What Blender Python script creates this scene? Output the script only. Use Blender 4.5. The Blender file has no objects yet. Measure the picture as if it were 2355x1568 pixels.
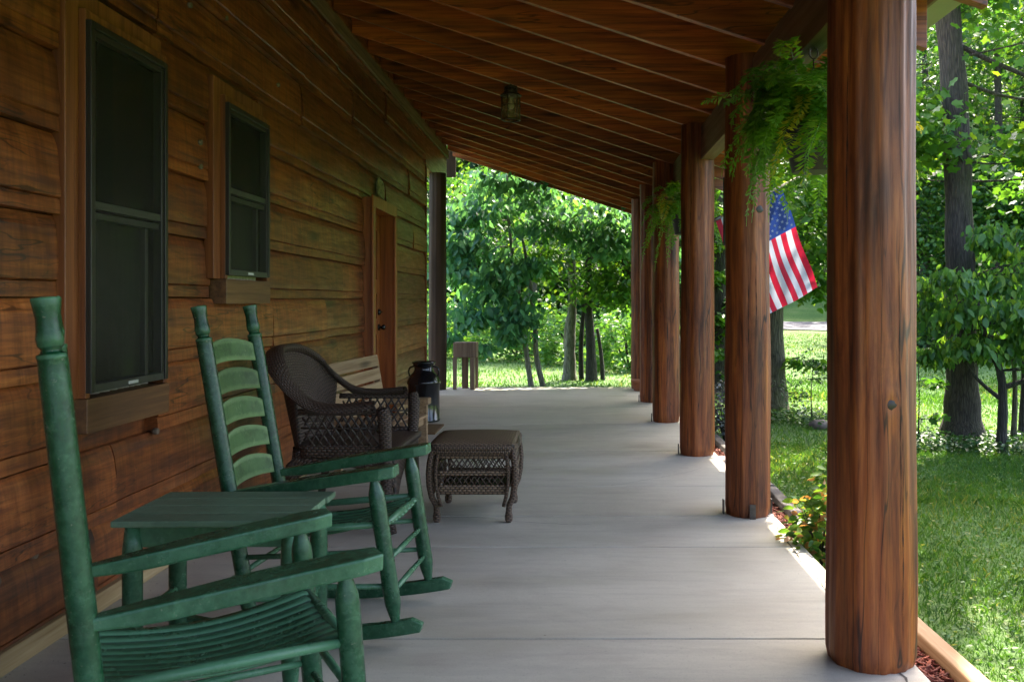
import bpy, math, random
import numpy as np
from mathutils import Vector, Matrix

rng = np.random.default_rng(7)
random.seed(7)
scene = bpy.context.scene
R = math.radians

# ------------------------------------------------------------------ camera, light, exposure
F_PX, CX, CY, W_PX, H_PX, EYE = 2050.0, 1312.0, 690.0, 2354.0, 1568.0, 1.2
cd = bpy.data.cameras.new('camera'); cam = bpy.data.objects.new('camera', cd)
scene.collection.objects.link(cam); scene.camera = cam
cam.location = (0, 0, EYE); cam.rotation_euler = (R(90), 0, 0)
cd.sensor_width = 36; cd.lens = F_PX / W_PX * 36
cd.shift_x = (W_PX / 2 - CX) / W_PX; cd.shift_y = -(H_PX / 2 - CY) / W_PX
cd.clip_start = 0.05; cd.clip_end = 600
cd.dof.use_dof = True; cd.dof.focus_distance = 6.0; cd.dof.aperture_fstop = 10

SUN = Vector((0.29, 0.70, 1.0)).normalized()
el = math.asin(SUN.z); az = math.atan2(SUN.x, SUN.y)
world = bpy.data.worlds.new('World'); scene.world = world; world.use_nodes = True
wn = world.node_tree; wn.nodes.clear()
sky = wn.nodes.new('ShaderNodeTexSky'); sky.sky_type = 'NISHITA'; sky.sun_disc = False
sky.sun_elevation = el; sky.sun_rotation = az; sky.air_density = .8; sky.dust_density = 4.0; sky.ozone_density = .35
bg = wn.nodes.new('ShaderNodeBackground'); bg.inputs['Strength'].default_value = 0.15
wo = wn.nodes.new('ShaderNodeOutputWorld')
wn.links.new(sky.outputs[0], bg.inputs[0]); wn.links.new(bg.outputs[0], wo.inputs[0])
sl = bpy.data.lights.new('sun', 'SUN'); sl.energy = 3.0; sl.angle = R(0.5); sl.color = (1, .91, .76)
so = bpy.data.objects.new('sun', sl); scene.collection.objects.link(so)
so.rotation_euler = SUN.to_track_quat('Z', 'Y').to_euler()
scene.view_settings.view_transform = 'Standard'; scene.view_settings.look = 'None'
scene.view_settings.exposure = 2.9; scene.view_settings.gamma = 1
cy = scene.cycles
cy.max_bounces = 10; cy.diffuse_bounces = 5; cy.glossy_bounces = 3; cy.transmission_bounces = 6
cy.transparent_max_bounces = 8; cy.sample_clamp_indirect = 6; cy.use_denoising = True
cy.caustics_reflective = False; cy.caustics_refractive = False

# ------------------------------------------------------------------ mesh helpers
def link(o, parent=None):
    scene.collection.objects.link(o)
    if parent is not None: o.parent = parent
    return o

def tag(o, label=None, cat=None, group=None, kind=None):
    if label: o['label'] = label
    if cat: o['category'] = cat
    if group: o['group'] = group
    if kind: o['kind'] = kind
    return o

def thing(name, label, cat, loc=(0, 0, 0), rotz=0, group=None):
    o = bpy.data.objects.new(name, None); o.empty_display_size = .1
    link(o); o.location = loc; o.rotation_euler = (0, 0, rotz)
    return tag(o, label, cat, group)

def np_mesh(name, V, Fc, mat, attr=None, parent=None, smooth=False, uv=None):
    """V (n,3), Fc (m,k) -> one object; attr: per-vertex float 'v'"""
    V = np.asarray(V, np.float32); Fc = np.asarray(Fc, np.int32)
    me = bpy.data.meshes.new(name); m, k = Fc.shape
    me.vertices.add(len(V)); me.vertices.foreach_set('co', V.ravel())
    me.loops.add(m * k); me.loops.foreach_set('vertex_index', Fc.ravel())
    me.polygons.add(m)
    me.polygons.foreach_set('loop_start', np.arange(0, m * k, k, dtype=np.int32))
    if smooth: me.polygons.foreach_set('use_smooth', np.ones(m, bool))
    if attr is not None:
        a = me.attributes.new('v', 'FLOAT', 'POINT'); a.data.foreach_set('value', np.asarray(attr, np.float32))
    me.update(calc_edges=True)
    for mt in (mat if isinstance(mat, (list, tuple)) else [mat]): me.materials.append(mt)
    return link(bpy.data.objects.new(name, me), parent)

class MB:
    def __init__(s): s.V = []; s.F = []; s.M = []; s.A = []; s.U = []; s.S = []
    def add(s, vs, fs, mat=0, a=0.5, uv=None, smooth=False):
        b = len(s.V); s.V += [tuple(v) for v in vs]
        s.A += list(a) if hasattr(a, '__len__') else [a] * len(vs)
        s.U += list(uv) if uv is not None else [(0, 0)] * len(vs)
        for f in fs: s.F.append(tuple(b + i for i in f)); s.M.append(mat); s.S.append(smooth)
        return s
    def box(s, c, d, rot=None, mat=0, a=0.5):
        x, y, z = d[0] / 2, d[1] / 2, d[2] / 2
        vs = [Vector(p) for p in ((-x,-y,-z),(x,-y,-z),(x,y,-z),(-x,y,-z),(-x,-y,z),(x,-y,z),(x,y,z),(-x,y,z))]
        if rot is not None: vs = [rot @ v for v in vs]
        vs = [v + Vector(c) for v in vs]
        return s.add(vs, [(0,3,2,1),(4,5,6,7),(0,1,5,4),(1,2,6,5),(2,3,7,6),(3,0,4,7)], mat, a)
    def bx(s, x0, x1, y0, y1, z0, z1, mat=0, a=0.5):
        return s.box(((x0+x1)/2, (y0+y1)/2, (z0+z1)/2), (abs(x1-x0), abs(y1-y0), abs(z1-z0)), None, mat, a)
    def tube(s, path, rad, n=10, mat=0, a=0.5, caps=True, closed=False):
        P = [Vector(p) for p in path]; m = len(P)
        if not hasattr(rad, '__len__'): rad = [rad] * m
        vs = []; uv = []; L = 0
        ref = Vector((0, 0, 1)) if abs((P[1]-P[0]).normalized().z) < .9 else Vector((1, 0, 0))
        t0 = (P[1]-P[0]).normalized(); nx = (ref - ref.dot(t0)*t0).normalized()
        for i in range(m):
            if closed: t = (P[(i+1) % m] - P[i-1])
            else: t = P[min(i+1, m-1)] - P[max(i-1, 0)]
            t.normalize(); nx = (nx - nx.dot(t)*t)
            nx = nx.normalized() if nx.length > 1e-6 else t.orthogonal().normalized()
            by = t.cross(nx); r = rad[i]
            rx, ry = (r if hasattr(r, '__len__') else (r, r))
            if i: L += (P[i]-P[i-1]).length
            for j in range(n):
                an = 2*math.pi*j/n
                vs.append(P[i] + nx*rx*math.cos(an) + by*ry*math.sin(an)); uv.append((abs(j - n/2)/n*2*math.pi*max(rx, ry), L))
        fs = []
        for i in range(m if closed else m-1):
            k = (i+1) % m
            for j in range(n): fs.append((i*n+j, i*n+(j+1) % n, k*n+(j+1) % n, k*n+j))
        s.add(vs, fs, mat, a, uv, True)
        if caps and not closed:
            b = len(s.V) - len(vs)
            s.F.append(tuple(b+j for j in range(n))[::-1]); s.M.append(mat); s.S.append(False)
            s.F.append(tuple(b+(m-1)*n+j for j in range(n))); s.M.append(mat); s.S.append(False)
        return s
    def lathe(s, prof, n=24, c=(0, 0, 0), mat=0, a=0.5, smooth=True):
        vs = []; uv = []; L = 0
        for i, (r, z) in enumerate(prof):
            if i: L += math.hypot(r-prof[i-1][0], z-prof[i-1][1])
            for j in range(n):
                t = 2*math.pi*j/n; vs.append((c[0]+r*math.cos(t), c[1]+r*math.sin(t), c[2]+z)); uv.append((j/n*6.28*r, L))
        fs = [(i*n+j, i*n+(j+1) % n, (i+1)*n+(j+1) % n, (i+1)*n+j) for i in range(len(prof)-1) for j in range(n)]
        s.add(vs, fs, mat, a, uv, smooth); b = len(s.V)-len(vs)
        if prof[0][0] > 1e-4: s.F.append(tuple(b+j for j in range(n))[::-1]); s.M.append(mat); s.S.append(False)
        if prof[-1][0] > 1e-4: s.F.append(tuple(b+(len(prof)-1)*n+j for j in range(n))); s.M.append(mat); s.S.append(False)
        return s
    def grid(s, fn, nu, nv, mat=0, a=0.5, uvs=(1, 1), flip=False, closeu=False):
        vs = []; uv = []
        for j in range(nv+1):
            for i in range(nu+1):
                vs.append(fn(i/nu, j/nv)); uv.append((i/nu*uvs[0], j/nv*uvs[1]))
        fs = []
        for j in range(nv):
            for i in range(nu):
                f = (j*(nu+1)+i, j*(nu+1)+i+1, (j+1)*(nu+1)+i+1, (j+1)*(nu+1)+i)
                fs.append(f[::-1] if flip else f)
        return s.add(vs, fs, mat, a, uv, True)
    def prism(s, outline, y0, y1, mat=0, a=0.5):
        """outline of (x, z), extruded along y"""
        n = len(outline)
        vs = [(x, y0, z) for x, z in outline] + [(x, y1, z) for x, z in outline]
        fs = [tuple(range(n)), tuple(range(2*n-1, n-1, -1))] + [(i, n+i, n+(i+1) % n, (i+1) % n) for i in range(n)]
        return s.add(vs, fs, mat, a)
    def build(s, name, mats, parent=None, bevel=0, seg=2, solid=0, recalc=False):
        me = bpy.data.meshes.new(name); me.from_pydata(s.V, [], s.F)
        if not isinstance(mats, (list, tuple)): mats = [mats]
        for m in mats: me.materials.append(m)
        me.polygons.foreach_set('material_index', s.M); me.polygons.foreach_set('use_smooth', s.S)
        at = me.attributes.new('v', 'FLOAT', 'POINT'); at.data.foreach_set('value', s.A)
        ul = me.uv_layers.new(name='UVMap'); li = np.empty(len(me.loops), np.int32); me.loops.foreach_get('vertex_index', li)
        ul.data.foreach_set('uv', np.asarray(s.U, np.float32)[li].ravel())
        if recalc:
            import bmesh
            b = bmesh.new(); b.from_mesh(me); bmesh.ops.recalc_face_normals(b, faces=b.faces); b.to_mesh(me); b.free()
        me.update()
        o = link(bpy.data.objects.new(name, me), parent)
        if solid:
            md = o.modifiers.new('Solidify', 'SOLIDIFY'); md.thickness = solid; md.offset = 0
        if bevel:
            md = o.modifiers.new('Bevel', 'BEVEL'); md.width = bevel; md.segments = seg; md.limit_method = 'ANGLE'; md.angle_limit = R(40)
        return o

# ------------------------------------------------------------------ materials
def nt(name):
    m = bpy.data.materials.new(name); m.use_nodes = True; t = m.node_tree
    return m, t, t.nodes['Principled BSDF']
def nd(t, typ, **kw):
    n = t.nodes.new(typ)
    for k, v in kw.items():
        if k in n.inputs.keys() if hasattr(n.inputs, 'keys') else False: n.inputs[k].default_value = v
        else: setattr(n, k, v)
    return n
def ramp(t, fac, stops):
    r = t.nodes.new('ShaderNodeValToRGB'); el_ = r.color_ramp.elements
    while len(el_) < len(stops): el_.new(.5)
    for e, (p, c) in zip(el_, stops): e.position = p; e.color = (*c, 1) if len(c) == 3 else c
    t.links.new(fac, r.inputs[0]); return r.outputs[0]
def coords(t, scale, kind='Object', rot=(0, 0, 0)):
    tc = t.nodes.new('ShaderNodeTexCoord'); mp = t.nodes.new('ShaderNodeMapping')
    mp.inputs['Scale'].default_value = scale; mp.inputs['Rotation'].default_value = rot
    t.links.new(tc.outputs[kind], mp.inputs[0]); return mp.outputs[0]
def noise(t, vec, scale=1, detail=5, rough=.6, dist=0):
    n = t.nodes.new('ShaderNodeTexNoise'); n.inputs['Scale'].default_value = scale; n.inputs['Detail'].default_value = detail
    n.inputs['Roughness'].default_value = rough; n.inputs['Distortion'].default_value = dist
    t.links.new(vec, n.inputs['Vector']); return n.outputs['Fac']
def mixc(t, fac, a, b, mode='MIX'):
    m = t.nodes.new('ShaderNodeMix'); m.data_type = 'RGBA'; m.blend_type = mode
    for sock, val in ((0, fac), (6, a), (7, b)):
        if isinstance(val, (int, float)): m.inputs[sock].default_value = val
        elif isinstance(val, tuple): m.inputs[sock].default_value = (*val, 1) if len(val) == 3 else val
        else: t.links.new(val, m.inputs[sock])
    return m.outputs[2]
def math_(t, op, a, b=0.0):
    m = t.nodes.new('ShaderNodeMath'); m.operation = op
    for i, v in enumerate((a, b)):
        if isinstance(v, (int, float)): m.inputs[i].default_value = v
        else: t.links.new(v, m.inputs[i])
    return m.outputs[0]
def attr(t, name='v'):
    a = t.nodes.new('ShaderNodeAttribute'); a.attribute_name = name; return a.outputs['Fac']
def bump(t, bs, h, strength=.3, dist=.01):
    b = t.nodes.new('ShaderNodeBump'); b.inputs['Strength'].default_value = strength; b.inputs['Distance'].default_value = dist
    t.links.new(h, b.inputs['Height']); t.links.new(b.outputs[0], bs.inputs['Normal'])

def wood(name, dark, mid, light, grain=(30, 30, 1.5), rough=.5, spec=.5, bumpd=.004, knots=True, vary=.5, dirt=(.03, .02, .012), dirt_amt=.5):
    """grain: object-space scale; the small number lies along the fibre"""
    m, t, bs = nt(name); v = attr(t)
    off = t.nodes.new('ShaderNodeVectorMath'); off.operation = 'ADD'
    vv = t.nodes.new('ShaderNodeCombineXYZ')
    for i in range(3): t.links.new(math_(t, 'MULTIPLY', v, 17.3 + 9*i), vv.inputs[i])
    t.links.new(coords(t, grain), off.inputs[0]); t.links.new(vv.outputs[0], off.inputs[1])
    g1 = noise(t, off.outputs[0], 1, 6, .62, .4)
    g2 = noise(t, off.outputs[0], .23, 4, .6, 1.2)
    col = ramp(t, g1, [(.28, dark), (.5, mid), (.74, light)])
    col = mixc(t, ramp(t, g2, [(.42, (0, 0, 0)), (.72, (1, 1, 1))]), col, dirt) if False else col
    f2 = ramp(t, g2, [(.45, (0, 0, 0)), (.75, (dirt_amt,)*3)])
    col = mixc(t, f2, col, dirt)
    if knots:
        ks = tuple(max(.9, g*.10) for g in grain)
        off2 = t.nodes.new('ShaderNodeVectorMath'); off2.operation = 'ADD'
        t.links.new(coords(t, ks), off2.inputs[0]); t.links.new(vv.outputs[0], off2.inputs[1])
        vo = t.nodes.new('ShaderNodeTexVoronoi'); vo.inputs['Scale'].default_value = 1.0
        t.links.new(off2.outputs[0], vo.inputs['Vector'])
        kf = ramp(t, vo.outputs['Distance'], [(.07, (.85,)*3), (.17, (0, 0, 0))])
        col = mixc(t, kf, col, tuple(c*.35 for c in dark))
    hv = t.nodes.new('ShaderNodeHueSaturation')
    t.links.new(col, hv.inputs['Color'])
    t.links.new(math_(t, 'ADD', math_(t, 'MULTIPLY', v, vary), 1-vary/2), hv.inputs['Value'])
    t.links.new(hv.outputs[0], bs.inputs['Base Color'])
    t.links.new(ramp(t, g1, [(.3, (rough+.15,)*3), (.7, (rough-.05,)*3)]), bs.inputs['Roughness'])
    bs.inputs['Specular IOR Level'].default_value = spec
    if bumpd: bump(t, bs, g1, .6, bumpd)
    return m

def checks(t, src, scale, width=.012, amount=.8, lo=.42, shade=.18):
    """thin dark drying checks: ridge lines of a noise stretched along the fibre"""
    n = noise(t, coords(t, scale), 1, 3, .55, .25)
    ln = math_(t, 'ABSOLUTE', math_(t, 'SUBTRACT', n, .5))
    f = ramp(t, ln, [(width*.35, (amount,)*3), (width, (0, 0, 0))])
    msk = ramp(t, noise(t, coords(t, tuple(q*.45 for q in scale)), 1, 2), [(lo, (0, 0, 0)), (lo+.12, (1, 1, 1))])
    return mixc(t, math_(t, 'MULTIPLY', f, msk), src, mixc(t, 1.0, src, (shade,)*3, 'MULTIPLY'))

def plain(name, col, rough=.5, metal=0, var=.25, scale=8, bumpd=0, spec=.5, col2=None):
    m, t, bs = nt(name); n = noise(t, coords(t, (1, 1, 1)), scale, 6, .65)
    c2 = col2 or tuple(c*(1-var) for c in col)
    t.links.new(ramp(t, n, [(.35, c2), (.62, col)]), bs.inputs['Base Color'])
    bs.inputs['Roughness'].default_value = rough; bs.inputs['Metallic'].default_value = metal
    bs.inputs['Specular IOR Level'].default_value = spec
    if bumpd: bump(t, bs, noise(t, coords(t, (1, 1, 1)), scale*6, 4), .5, bumpd)
    return m

def leafmat(name, dark, light, glow, trans=.45, rough=.4):
    m, t, bs = nt(name); v = attr(t)
    col = ramp(t, v, [(0, dark), (.75, light), (.97, glow)])
    t.links.new(col, bs.inputs['Base Color']); bs.inputs['Roughness'].default_value = rough
    bs.inputs['Specular IOR Level'].default_value = .45
    tr = t.nodes.new('ShaderNodeBsdfTranslucent'); hs = t.nodes.new('ShaderNodeMix'); hs.data_type = 'RGBA'; hs.blend_type = 'MULTIPLY'
    hs.inputs[0].default_value = 1; t.links.new(col, hs.inputs[6]); hs.inputs[7].default_value = (2.1, 1.9, .7, 1)
    t.links.new(hs.outputs[2], tr.inputs[0])
    mx = t.nodes.new('ShaderNodeMixShader'); mx.inputs[0].default_value = trans
    t.links.new(bs.outputs[0], mx.inputs[1]); t.links.new(tr.outputs[0], mx.inputs[2])
    t.links.new(mx.outputs[0], t.nodes['Material Output'].inputs[0])
    return m

def painted(name, col, worn, rough=.33, amt=.5):
    m, t, bs = nt(name); co = coords(t, (1, 1, 1))
    n1 = noise(t, co, 6, 8, .7); n2 = noise(t, co, 45, 4, .6); v = attr(t)
    c = mixc(t, ramp(t, n1, [(.50, (0, 0, 0)), (.72, (amt,)*3)]), col, worn)
    c = mixc(t, ramp(t, noise(t, co, 22, 7, .75, .5), [(.56, (0, 0, 0)), (.66, (.75*amt,)*3)]), c, tuple(min(1, 1.25*x+.03) for x in worn))
    c = mixc(t, ramp(t, noise(t, co, 70, 3, .7), [(.66, (0, 0, 0)), (.70, (.8*amt,)*3)]), c, (.30, .27, .20))
    c = mixc(t, ramp(t, noise(t, co, 9, 6, .75), [(.32, (.75,)*3), (.50, (0, 0, 0))]), c, tuple(x*.32 for x in col))
    geo = t.nodes.new('ShaderNodeNewGeometry')
    c = mixc(t, ramp(t, math_(t, 'ADD', geo.outputs['Pointiness'], math_(t, 'MULTIPLY', n2, .05)), [(.545, (0, 0, 0)), (.60, (.7,)*3)]), c, tuple(min(1, 1.4*x+.05) for x in worn))
    hv = t.nodes.new('ShaderNodeHueSaturation'); t.links.new(c, hv.inputs['Color'])
    t.links.new(math_(t, 'ADD', math_(t, 'MULTIPLY', v, .4), .8), hv.inputs['Value'])
    t.links.new(hv.outputs[0], bs.inputs['Base Color'])
    t.links.new(ramp(t, n1, [(.4, (rough,)*3), (.7, (rough+.14,)*3)]), bs.inputs['Roughness']); bs.inputs['Specular IOR Level'].default_value = .4
    bump(t, bs, math_(t, 'ADD', n2, noise(t, coords(t, (9, 9, 9)), 14, 6, .8)), .35, .003)
    return m

def weave(name, col, light, su=.03, sv=.016):
    """woven strands from UV in metres"""
    m, t, bs = nt(name)
    tc = t.nodes.new('ShaderNodeUVMap'); sp = t.nodes.new('ShaderNodeSeparateXYZ'); t.links.new(tc.outputs[0], sp.inputs[0])
    u = math_(t, 'DIVIDE', sp.outputs[0], su); w = math_(t, 'DIVIDE', sp.outputs[1], sv)
    par = math_(t, 'MODULO', math_(t, 'FLOOR', w), 2.0)
    a = math_(t, 'ABSOLUTE', math_(t, 'SINE', math_(t, 'MULTIPLY', math_(t, 'ADD', u, math_(t, 'MULTIPLY', par, .5)), math.pi)))
    b = math_(t, 'ABSOLUTE', math_(t, 'SINE', math_(t, 'MULTIPLY', w, math.pi)))
    h = math_(t, 'MULTIPLY', math_(t, 'POWER', a, .6), math_(t, 'POWER', b, .5))
    n = noise(t, coords(t, (1, 1, 1)), 60, 3)
    c = mixc(t, ramp(t, h, [(.15, (0, 0, 0)), (.8, (1, 1, 1))]), tuple(x*.15 for x in col), mixc(t, n, col, light))
    t.links.new(c, bs.inputs['Base Color']); bs.inputs['Roughness'].default_value = .5
    bump(t, bs, h, .9, .006)
    return m

M = {}
M['log'] = wood('log_stain', (.105, .025, .007), (.285, .078, .017), (.45, .155, .046), (26, 2.6, 34), .33, .6, .0015, True, .6, (.05, .02, .009), .5)
t = M['log'].node_tree; bs = t.nodes['Principled BSDF']; src = bs.inputs['Base Color'].links[0].from_socket
vs_ = noise(t, coords(t, (3, 22, 2.2)), 1, 5, .65, .3)
c_ = mixc(t, ramp(t, vs_, [(.40, (.62,)*3), (.60, (0, 0, 0))]), src, mixc(t, 1.0, src, (.40, .34, .30), 'MULTIPLY'))
c_ = mixc(t, ramp(t, noise(t, coords(t, (2, 60, 5)), 1, 3, .6), [(.42, (.35,)*3), (.56, (0, 0, 0))]), c_, mixc(t, 1.0, c_, (.55, .5, .5), 'MULTIPLY'))
c_ = mixc(t, ramp(t, noise(t, coords(t, (4, 5, 190)), 1, 4, .65), [(.36, (.5,)*3), (.50, (0, 0, 0))]), c_, mixc(t, 1.0, c_, (.5, .42, .4), 'MULTIPLY'))
c_ = checks(t, c_, (3, .9, 8), .010, .9, .44); c_ = checks(t, c_, (3, 4, 22), .02, .6, .5)
t.links.new(c_, bs.inputs['Base Color'])
M['trim'] = wood('trim_stain', (.10, .028, .008), (.21, .060, .015), (.31, .105, .028), (34, 34, 1.2), .42, .5, .002, False, .3, (.06, .02, .01), .5)
M['doorstain'] = wood('door_stain', (.16, .040, .010), (.34, .092, .020), (.46, .15, .036), (34, 34, 1.2), .38, .55, .0015, False, .3, (.07, .02, .01), .4)
M['trimh'] = wood('trim_stain_level', (.06, .024, .009), (.15, .065, .024), (.24, .115, .045), (34, 1.2, 34), .45, .5, .002, False, .3, (.06, .02, .01), .5)
M['rafter'] = wood('rafter_stain', (.12, .022, .005), (.40, .090, .015), (.60, .175, .034), (1.8, 44, 44), .34, .6, .0006, True, .7, (.045, .014, .007), .75)
t = M['rafter'].node_tree; bs = t.nodes['Principled BSDF']
t.links.new(checks(t, bs.inputs['Base Color'].links[0].from_socket, (.8, 9, 9), .010, .8, .46), bs.inputs['Base Color'])
M['deck'] = wood('shaded_deck_stain', (.09, .025, .008), (.17, .045, .012), (.25, .08, .02), (24, 1, 24), .5, .5, .002, True, .5, (.05, .02, .01), .5)  # darkened so the colour carries the shadow between the rafters
M['beam'] = wood('beam_stain', (.10, .05, .025), (.19, .105, .055), (.27, .16, .09), (26, 1.1, 26), .5, .5, .002, True, .3, (.05, .02, .01), .4)
M['post'] = wood('post_stain', (.085, .018, .005), (.25, .062, .013), (.43, .134, .027), (34, 34, 2.2), .50, .4, .003, True, .5, (.022, .009, .006), .92)
t = M['post'].node_tree; bs = t.nodes['Principled BSDF']; src = bs.inputs['Base Color'].links[0].from_socket
p1 = noise(t, coords(t, (9, 9, 1.6)), 1, 6, .72, 1.5); p2 = noise(t, coords(t, (95, 95, 2.6)), 1, 5, .68)
c_ = mixc(t, ramp(t, p1, [(.50, (0, 0, 0)), (.68, (.6,)*3)]), src, mixc(t, 1.0, src, (.30, .26, .26), 'MULTIPLY'))
c_ = mixc(t, ramp(t, p2, [(.30, (.7,)*3), (.46, (0, 0, 0))]), c_, mixc(t, 1.0, c_, (.35, .30, .28), 'MULTIPLY'))
c_ = checks(t, c_, (7, 7, .55), .012, .9, .45); c_ = checks(t, c_, (16, 16, 1.3), .016, .7, .5)
t.links.new(c_, bs.inputs['Base Color'])
M['crackdark'] = plain('crack_dark', (.02, .009, .005), .9)
M['knot'] = plain('knot_wood', (.028, .011, .006), .5, 0, .6, 40)
M['shadepost'] = wood('shaded_post_wood', (.018, .010, .007), (.04, .022, .013), (.07, .038, .022), (15, 15, .8), .6, .2, .002, False, .3)  # post wood darkened: the wall's shade on the far-left post is in the colour
M['pine'] = wood('raw_pine', (.19, .11, .055), (.31, .195, .105), (.43, .29, .17), (30, 1.2, 45), .6, .4, .003, True, .25, (.15, .10, .06), .4)
M['sillwood'] = wood('raw_sill', (.24, .15, .06), (.36, .25, .12), (.48, .36, .20), (30, 1.2, 40), .65, .3, .003, False, .2, (.16, .09, .05), .4)
M['timber'] = wood('border_timber', (.24, .13, .06), (.38, .23, .12), (.50, .33, .19), (30, 1.2, 30), .65, .3, .003, False, .2, (.2, .1, .05), .3)
M['oldtimber'] = wood('weathered_timber', (.06, .05, .045), (.11, .095, .085), (.18, .16, .14), (30, 1.2, 30), .7, .3, .004, False, .2)
M['stand'] = wood('stand_wood', (.10, .065, .045), (.19, .13, .09), (.28, .2, .14), (26, 26, 1.5), .6, .3, .003, False, .2)
M['green'] = painted('green_paint', (.003, .046, .017), (.034, .130, .056), .20, .45)
M['greenlit'] = painted('lit_green_paint', (.055, .115, .036), (.13, .20, .075), .45, .5)  # same chair paint, lightened to paint in the light on the back slats
M['tabletop'] = painted('table_paint', (.022, .070, .036), (.085, .145, .08), .4, .8)
M['wicker'] = weave('dark_wicker', (.055, .030, .019), (.12, .072, .048))
M['wickerrim'] = weave('dark_wicker_wrap', (.055, .030, .019), (.11, .065, .044), .03, .011)
M['rattan'] = weave('brown_wicker', (.16, .095, .055), (.29, .19, .12), .026, .014)
M['rattanrim'] = weave('brown_wicker_wrap', (.105, .060, .035), (.18, .11, .068), .03, .010)
M['cane'] = plain('cane_strand', (.07, .042, .027), .5)
M['dcane'] = plain('dark_cane_strand', (.04, .024, .017), .5)
M['black'] = plain('black_enamel', (.012, .012, .014), .12, 0, .3, 5, .0006, .6)
M['bronze'] = plain('aged_bronze', (.09, .065, .04), .45, .6, .5, 30, .001)
M['steel'] = plain('dull_steel', (.10, .09, .085), .5, .7, .4, 20)
M['iron'] = plain('dark_iron', (.03, .03, .028), .5, .3)
M['frame'] = plain('window_frame_metal', (.032, .028, .022), .4, .2, .2)
M['framel'] = plain('window_rail_metal', (.065, .064, .055), .4, .3, .2)
M['tag'] = plain('paper_tag', (.6, .6, .55), .6)
M['terracotta'] = plain('terracotta', (.34, .12, .05), .75, 0, .3, 12)
M['gutter'] = plain('gutter_metal', (.42, .38, .28), .45, .2, .12, 3)
M['plaque'] = plain('plaque_stone', (.36, .31, .2), .7, 0, .5, 40, .003)
M['mat'] = plain('coir_mat', (.22, .13, .06), .9, 0, .4, 60, .004)
M['rock'] = plain('field_stone', (.22, .17, .15), .85, 0, .5, 9, .01)
M['paleroc'] = plain('pale_stone', (.42, .33, .28), .85, 0, .4, 9, .01)
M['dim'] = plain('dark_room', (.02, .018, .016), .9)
M['curtain'] = plain('curtain_cloth', (.82, .76, .68), .9, 0, .2, 20)
M['pot'] = plain('black_plastic_pot', (.03, .027, .024), .5)
M['chime'] = plain('chime_metal', (.035, .05, .04), .4, .4)
M['chimewood'] = plain('chime_wood', (.45, .33, .2), .5)
M['plug'] = plain('log_peg', (.17, .12, .085), .6)
M['red'] = plain('flag_red', (.40, .010, .035), .8, 0, .08)
M['white'] = plain('flag_white', (.46, .48, .58), .8, 0, .05)
M['blue'] = plain('flag_blue', (.015, .04, .20), .75, 0, .08)
for k in ('red', 'white', 'blue'):
    t = M[k].node_tree; bs = t.nodes['Principled BSDF']; tr = t.nodes.new('ShaderNodeBsdfTranslucent')
    t.links.new(bs.inputs['Base Color'].links[0].from_socket, tr.inputs[0])
    mx = t.nodes.new('ShaderNodeMixShader'); mx.inputs[0].default_value = .35
    t.links.new(bs.outputs[0], mx.inputs[1]); t.links.new(tr.outputs[0], mx.inputs[2]); t.links.new(mx.outputs[0], t.nodes['Material Output'].inputs[0])
M['dogwood'] = leafmat('dogwood_leaf', (.03, .095, .022), (.065, .165, .032), (.12, .22, .035), .42, .48)
M['blueleaf'] = leafmat('dark_leaf', (.042, .135, .085), (.085, .23, .13), (.14, .28, .11), .36, .34)
M['maple'] = leafmat('maple_leaf', (.028, .095, .016), (.065, .16, .022), (.15, .25, .025), .48, .45)
M['forest'] = leafmat('forest_leaf', (.014, .056, .018), (.045, .125, .025), (.12, .22, .03), .42, .45)
M['bushleaf'] = leafmat('bush_leaf', (.045, .14, .028), (.10, .23, .045), (.18, .32, .08), .4, .35)
M['roseleaf'] = leafmat('rose_leaf', (.05, .14, .025), (.15, .25, .04), (.42, .20, .10), .4, .35)
M['greyleaf'] = leafmat('grey_leaf', (.05, .055, .065), (.10, .11, .13), (.17, .18, .22), .2, .4)
M['fernleaf'] = leafmat('fern_leaf', (.045, .155, .016), (.125, .28, .028), (.36, .34, .045), .5, .45)
M['grass'] = leafmat('grass_blade', (.030, .098, .018), (.072, .165, .026), (.19, .22, .07), .42, .5)
M['cover'] = leafmat('ground_cover', (.025, .075, .022), (.06, .14, .035), (.12, .2, .07), .25, .4)
M['mulch'] = wood('red_mulch', (.11, .025, .016), (.20, .046, .026), (.33, .10, .06), (30, 30, 30), .7, .3, .002, False, .9)
M['bulb'] = plain('bulb_glass', (.75, .73, .66), .3)

def bark(name, dark, light, moss):
    m, t, bs = nt(name); co = coords(t, (30, 30, 3.6)); n = noise(t, co, 1, 7, .72, .6)
    w = t.nodes.new('ShaderNodeTexVoronoi'); w.feature = 'DISTANCE_TO_EDGE'; w.inputs['Scale'].default_value = 1.6
    t.links.new(co, w.inputs['Vector'])
    h = math_(t, 'ADD', math_(t, 'MULTIPLY', ramp(t, w.outputs[0], [(0, (0,)*3), (.25, (1,)*3)]), .3), math_(t, 'MULTIPLY', n, 1.15))
    c = ramp(t, h, [(.45, dark), (1.0, light)])
    c = mixc(t, ramp(t, noise(t, coords(t, (1, 1, .6)), 2.3, 4), [(.5, (0,)*3), (.72, (.65,)*3)]), c, moss)
    t.links.new(c, bs.inputs['Base Color']); bs.inputs['Roughness'].default_value = .9; bump(t, bs, h, 1, .03)
    return m
M['bark'] = bark('oak_bark', (.016, .012, .010), (.085, .066, .054), (.05, .055, .025))
M['barkmoss'] = bark('mossy_bark', (.03, .027, .018), (.16, .14, .09), (.11, .13, .03))
M['barkpale'] = bark('pale_bark', (.06, .055, .045), (.28, .26, .21), (.16, .17, .10))
M['barkdark'] = bark('dark_bark', (.015, .014, .012), (.06, .052, .045), (.05, .055, .03))

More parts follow.
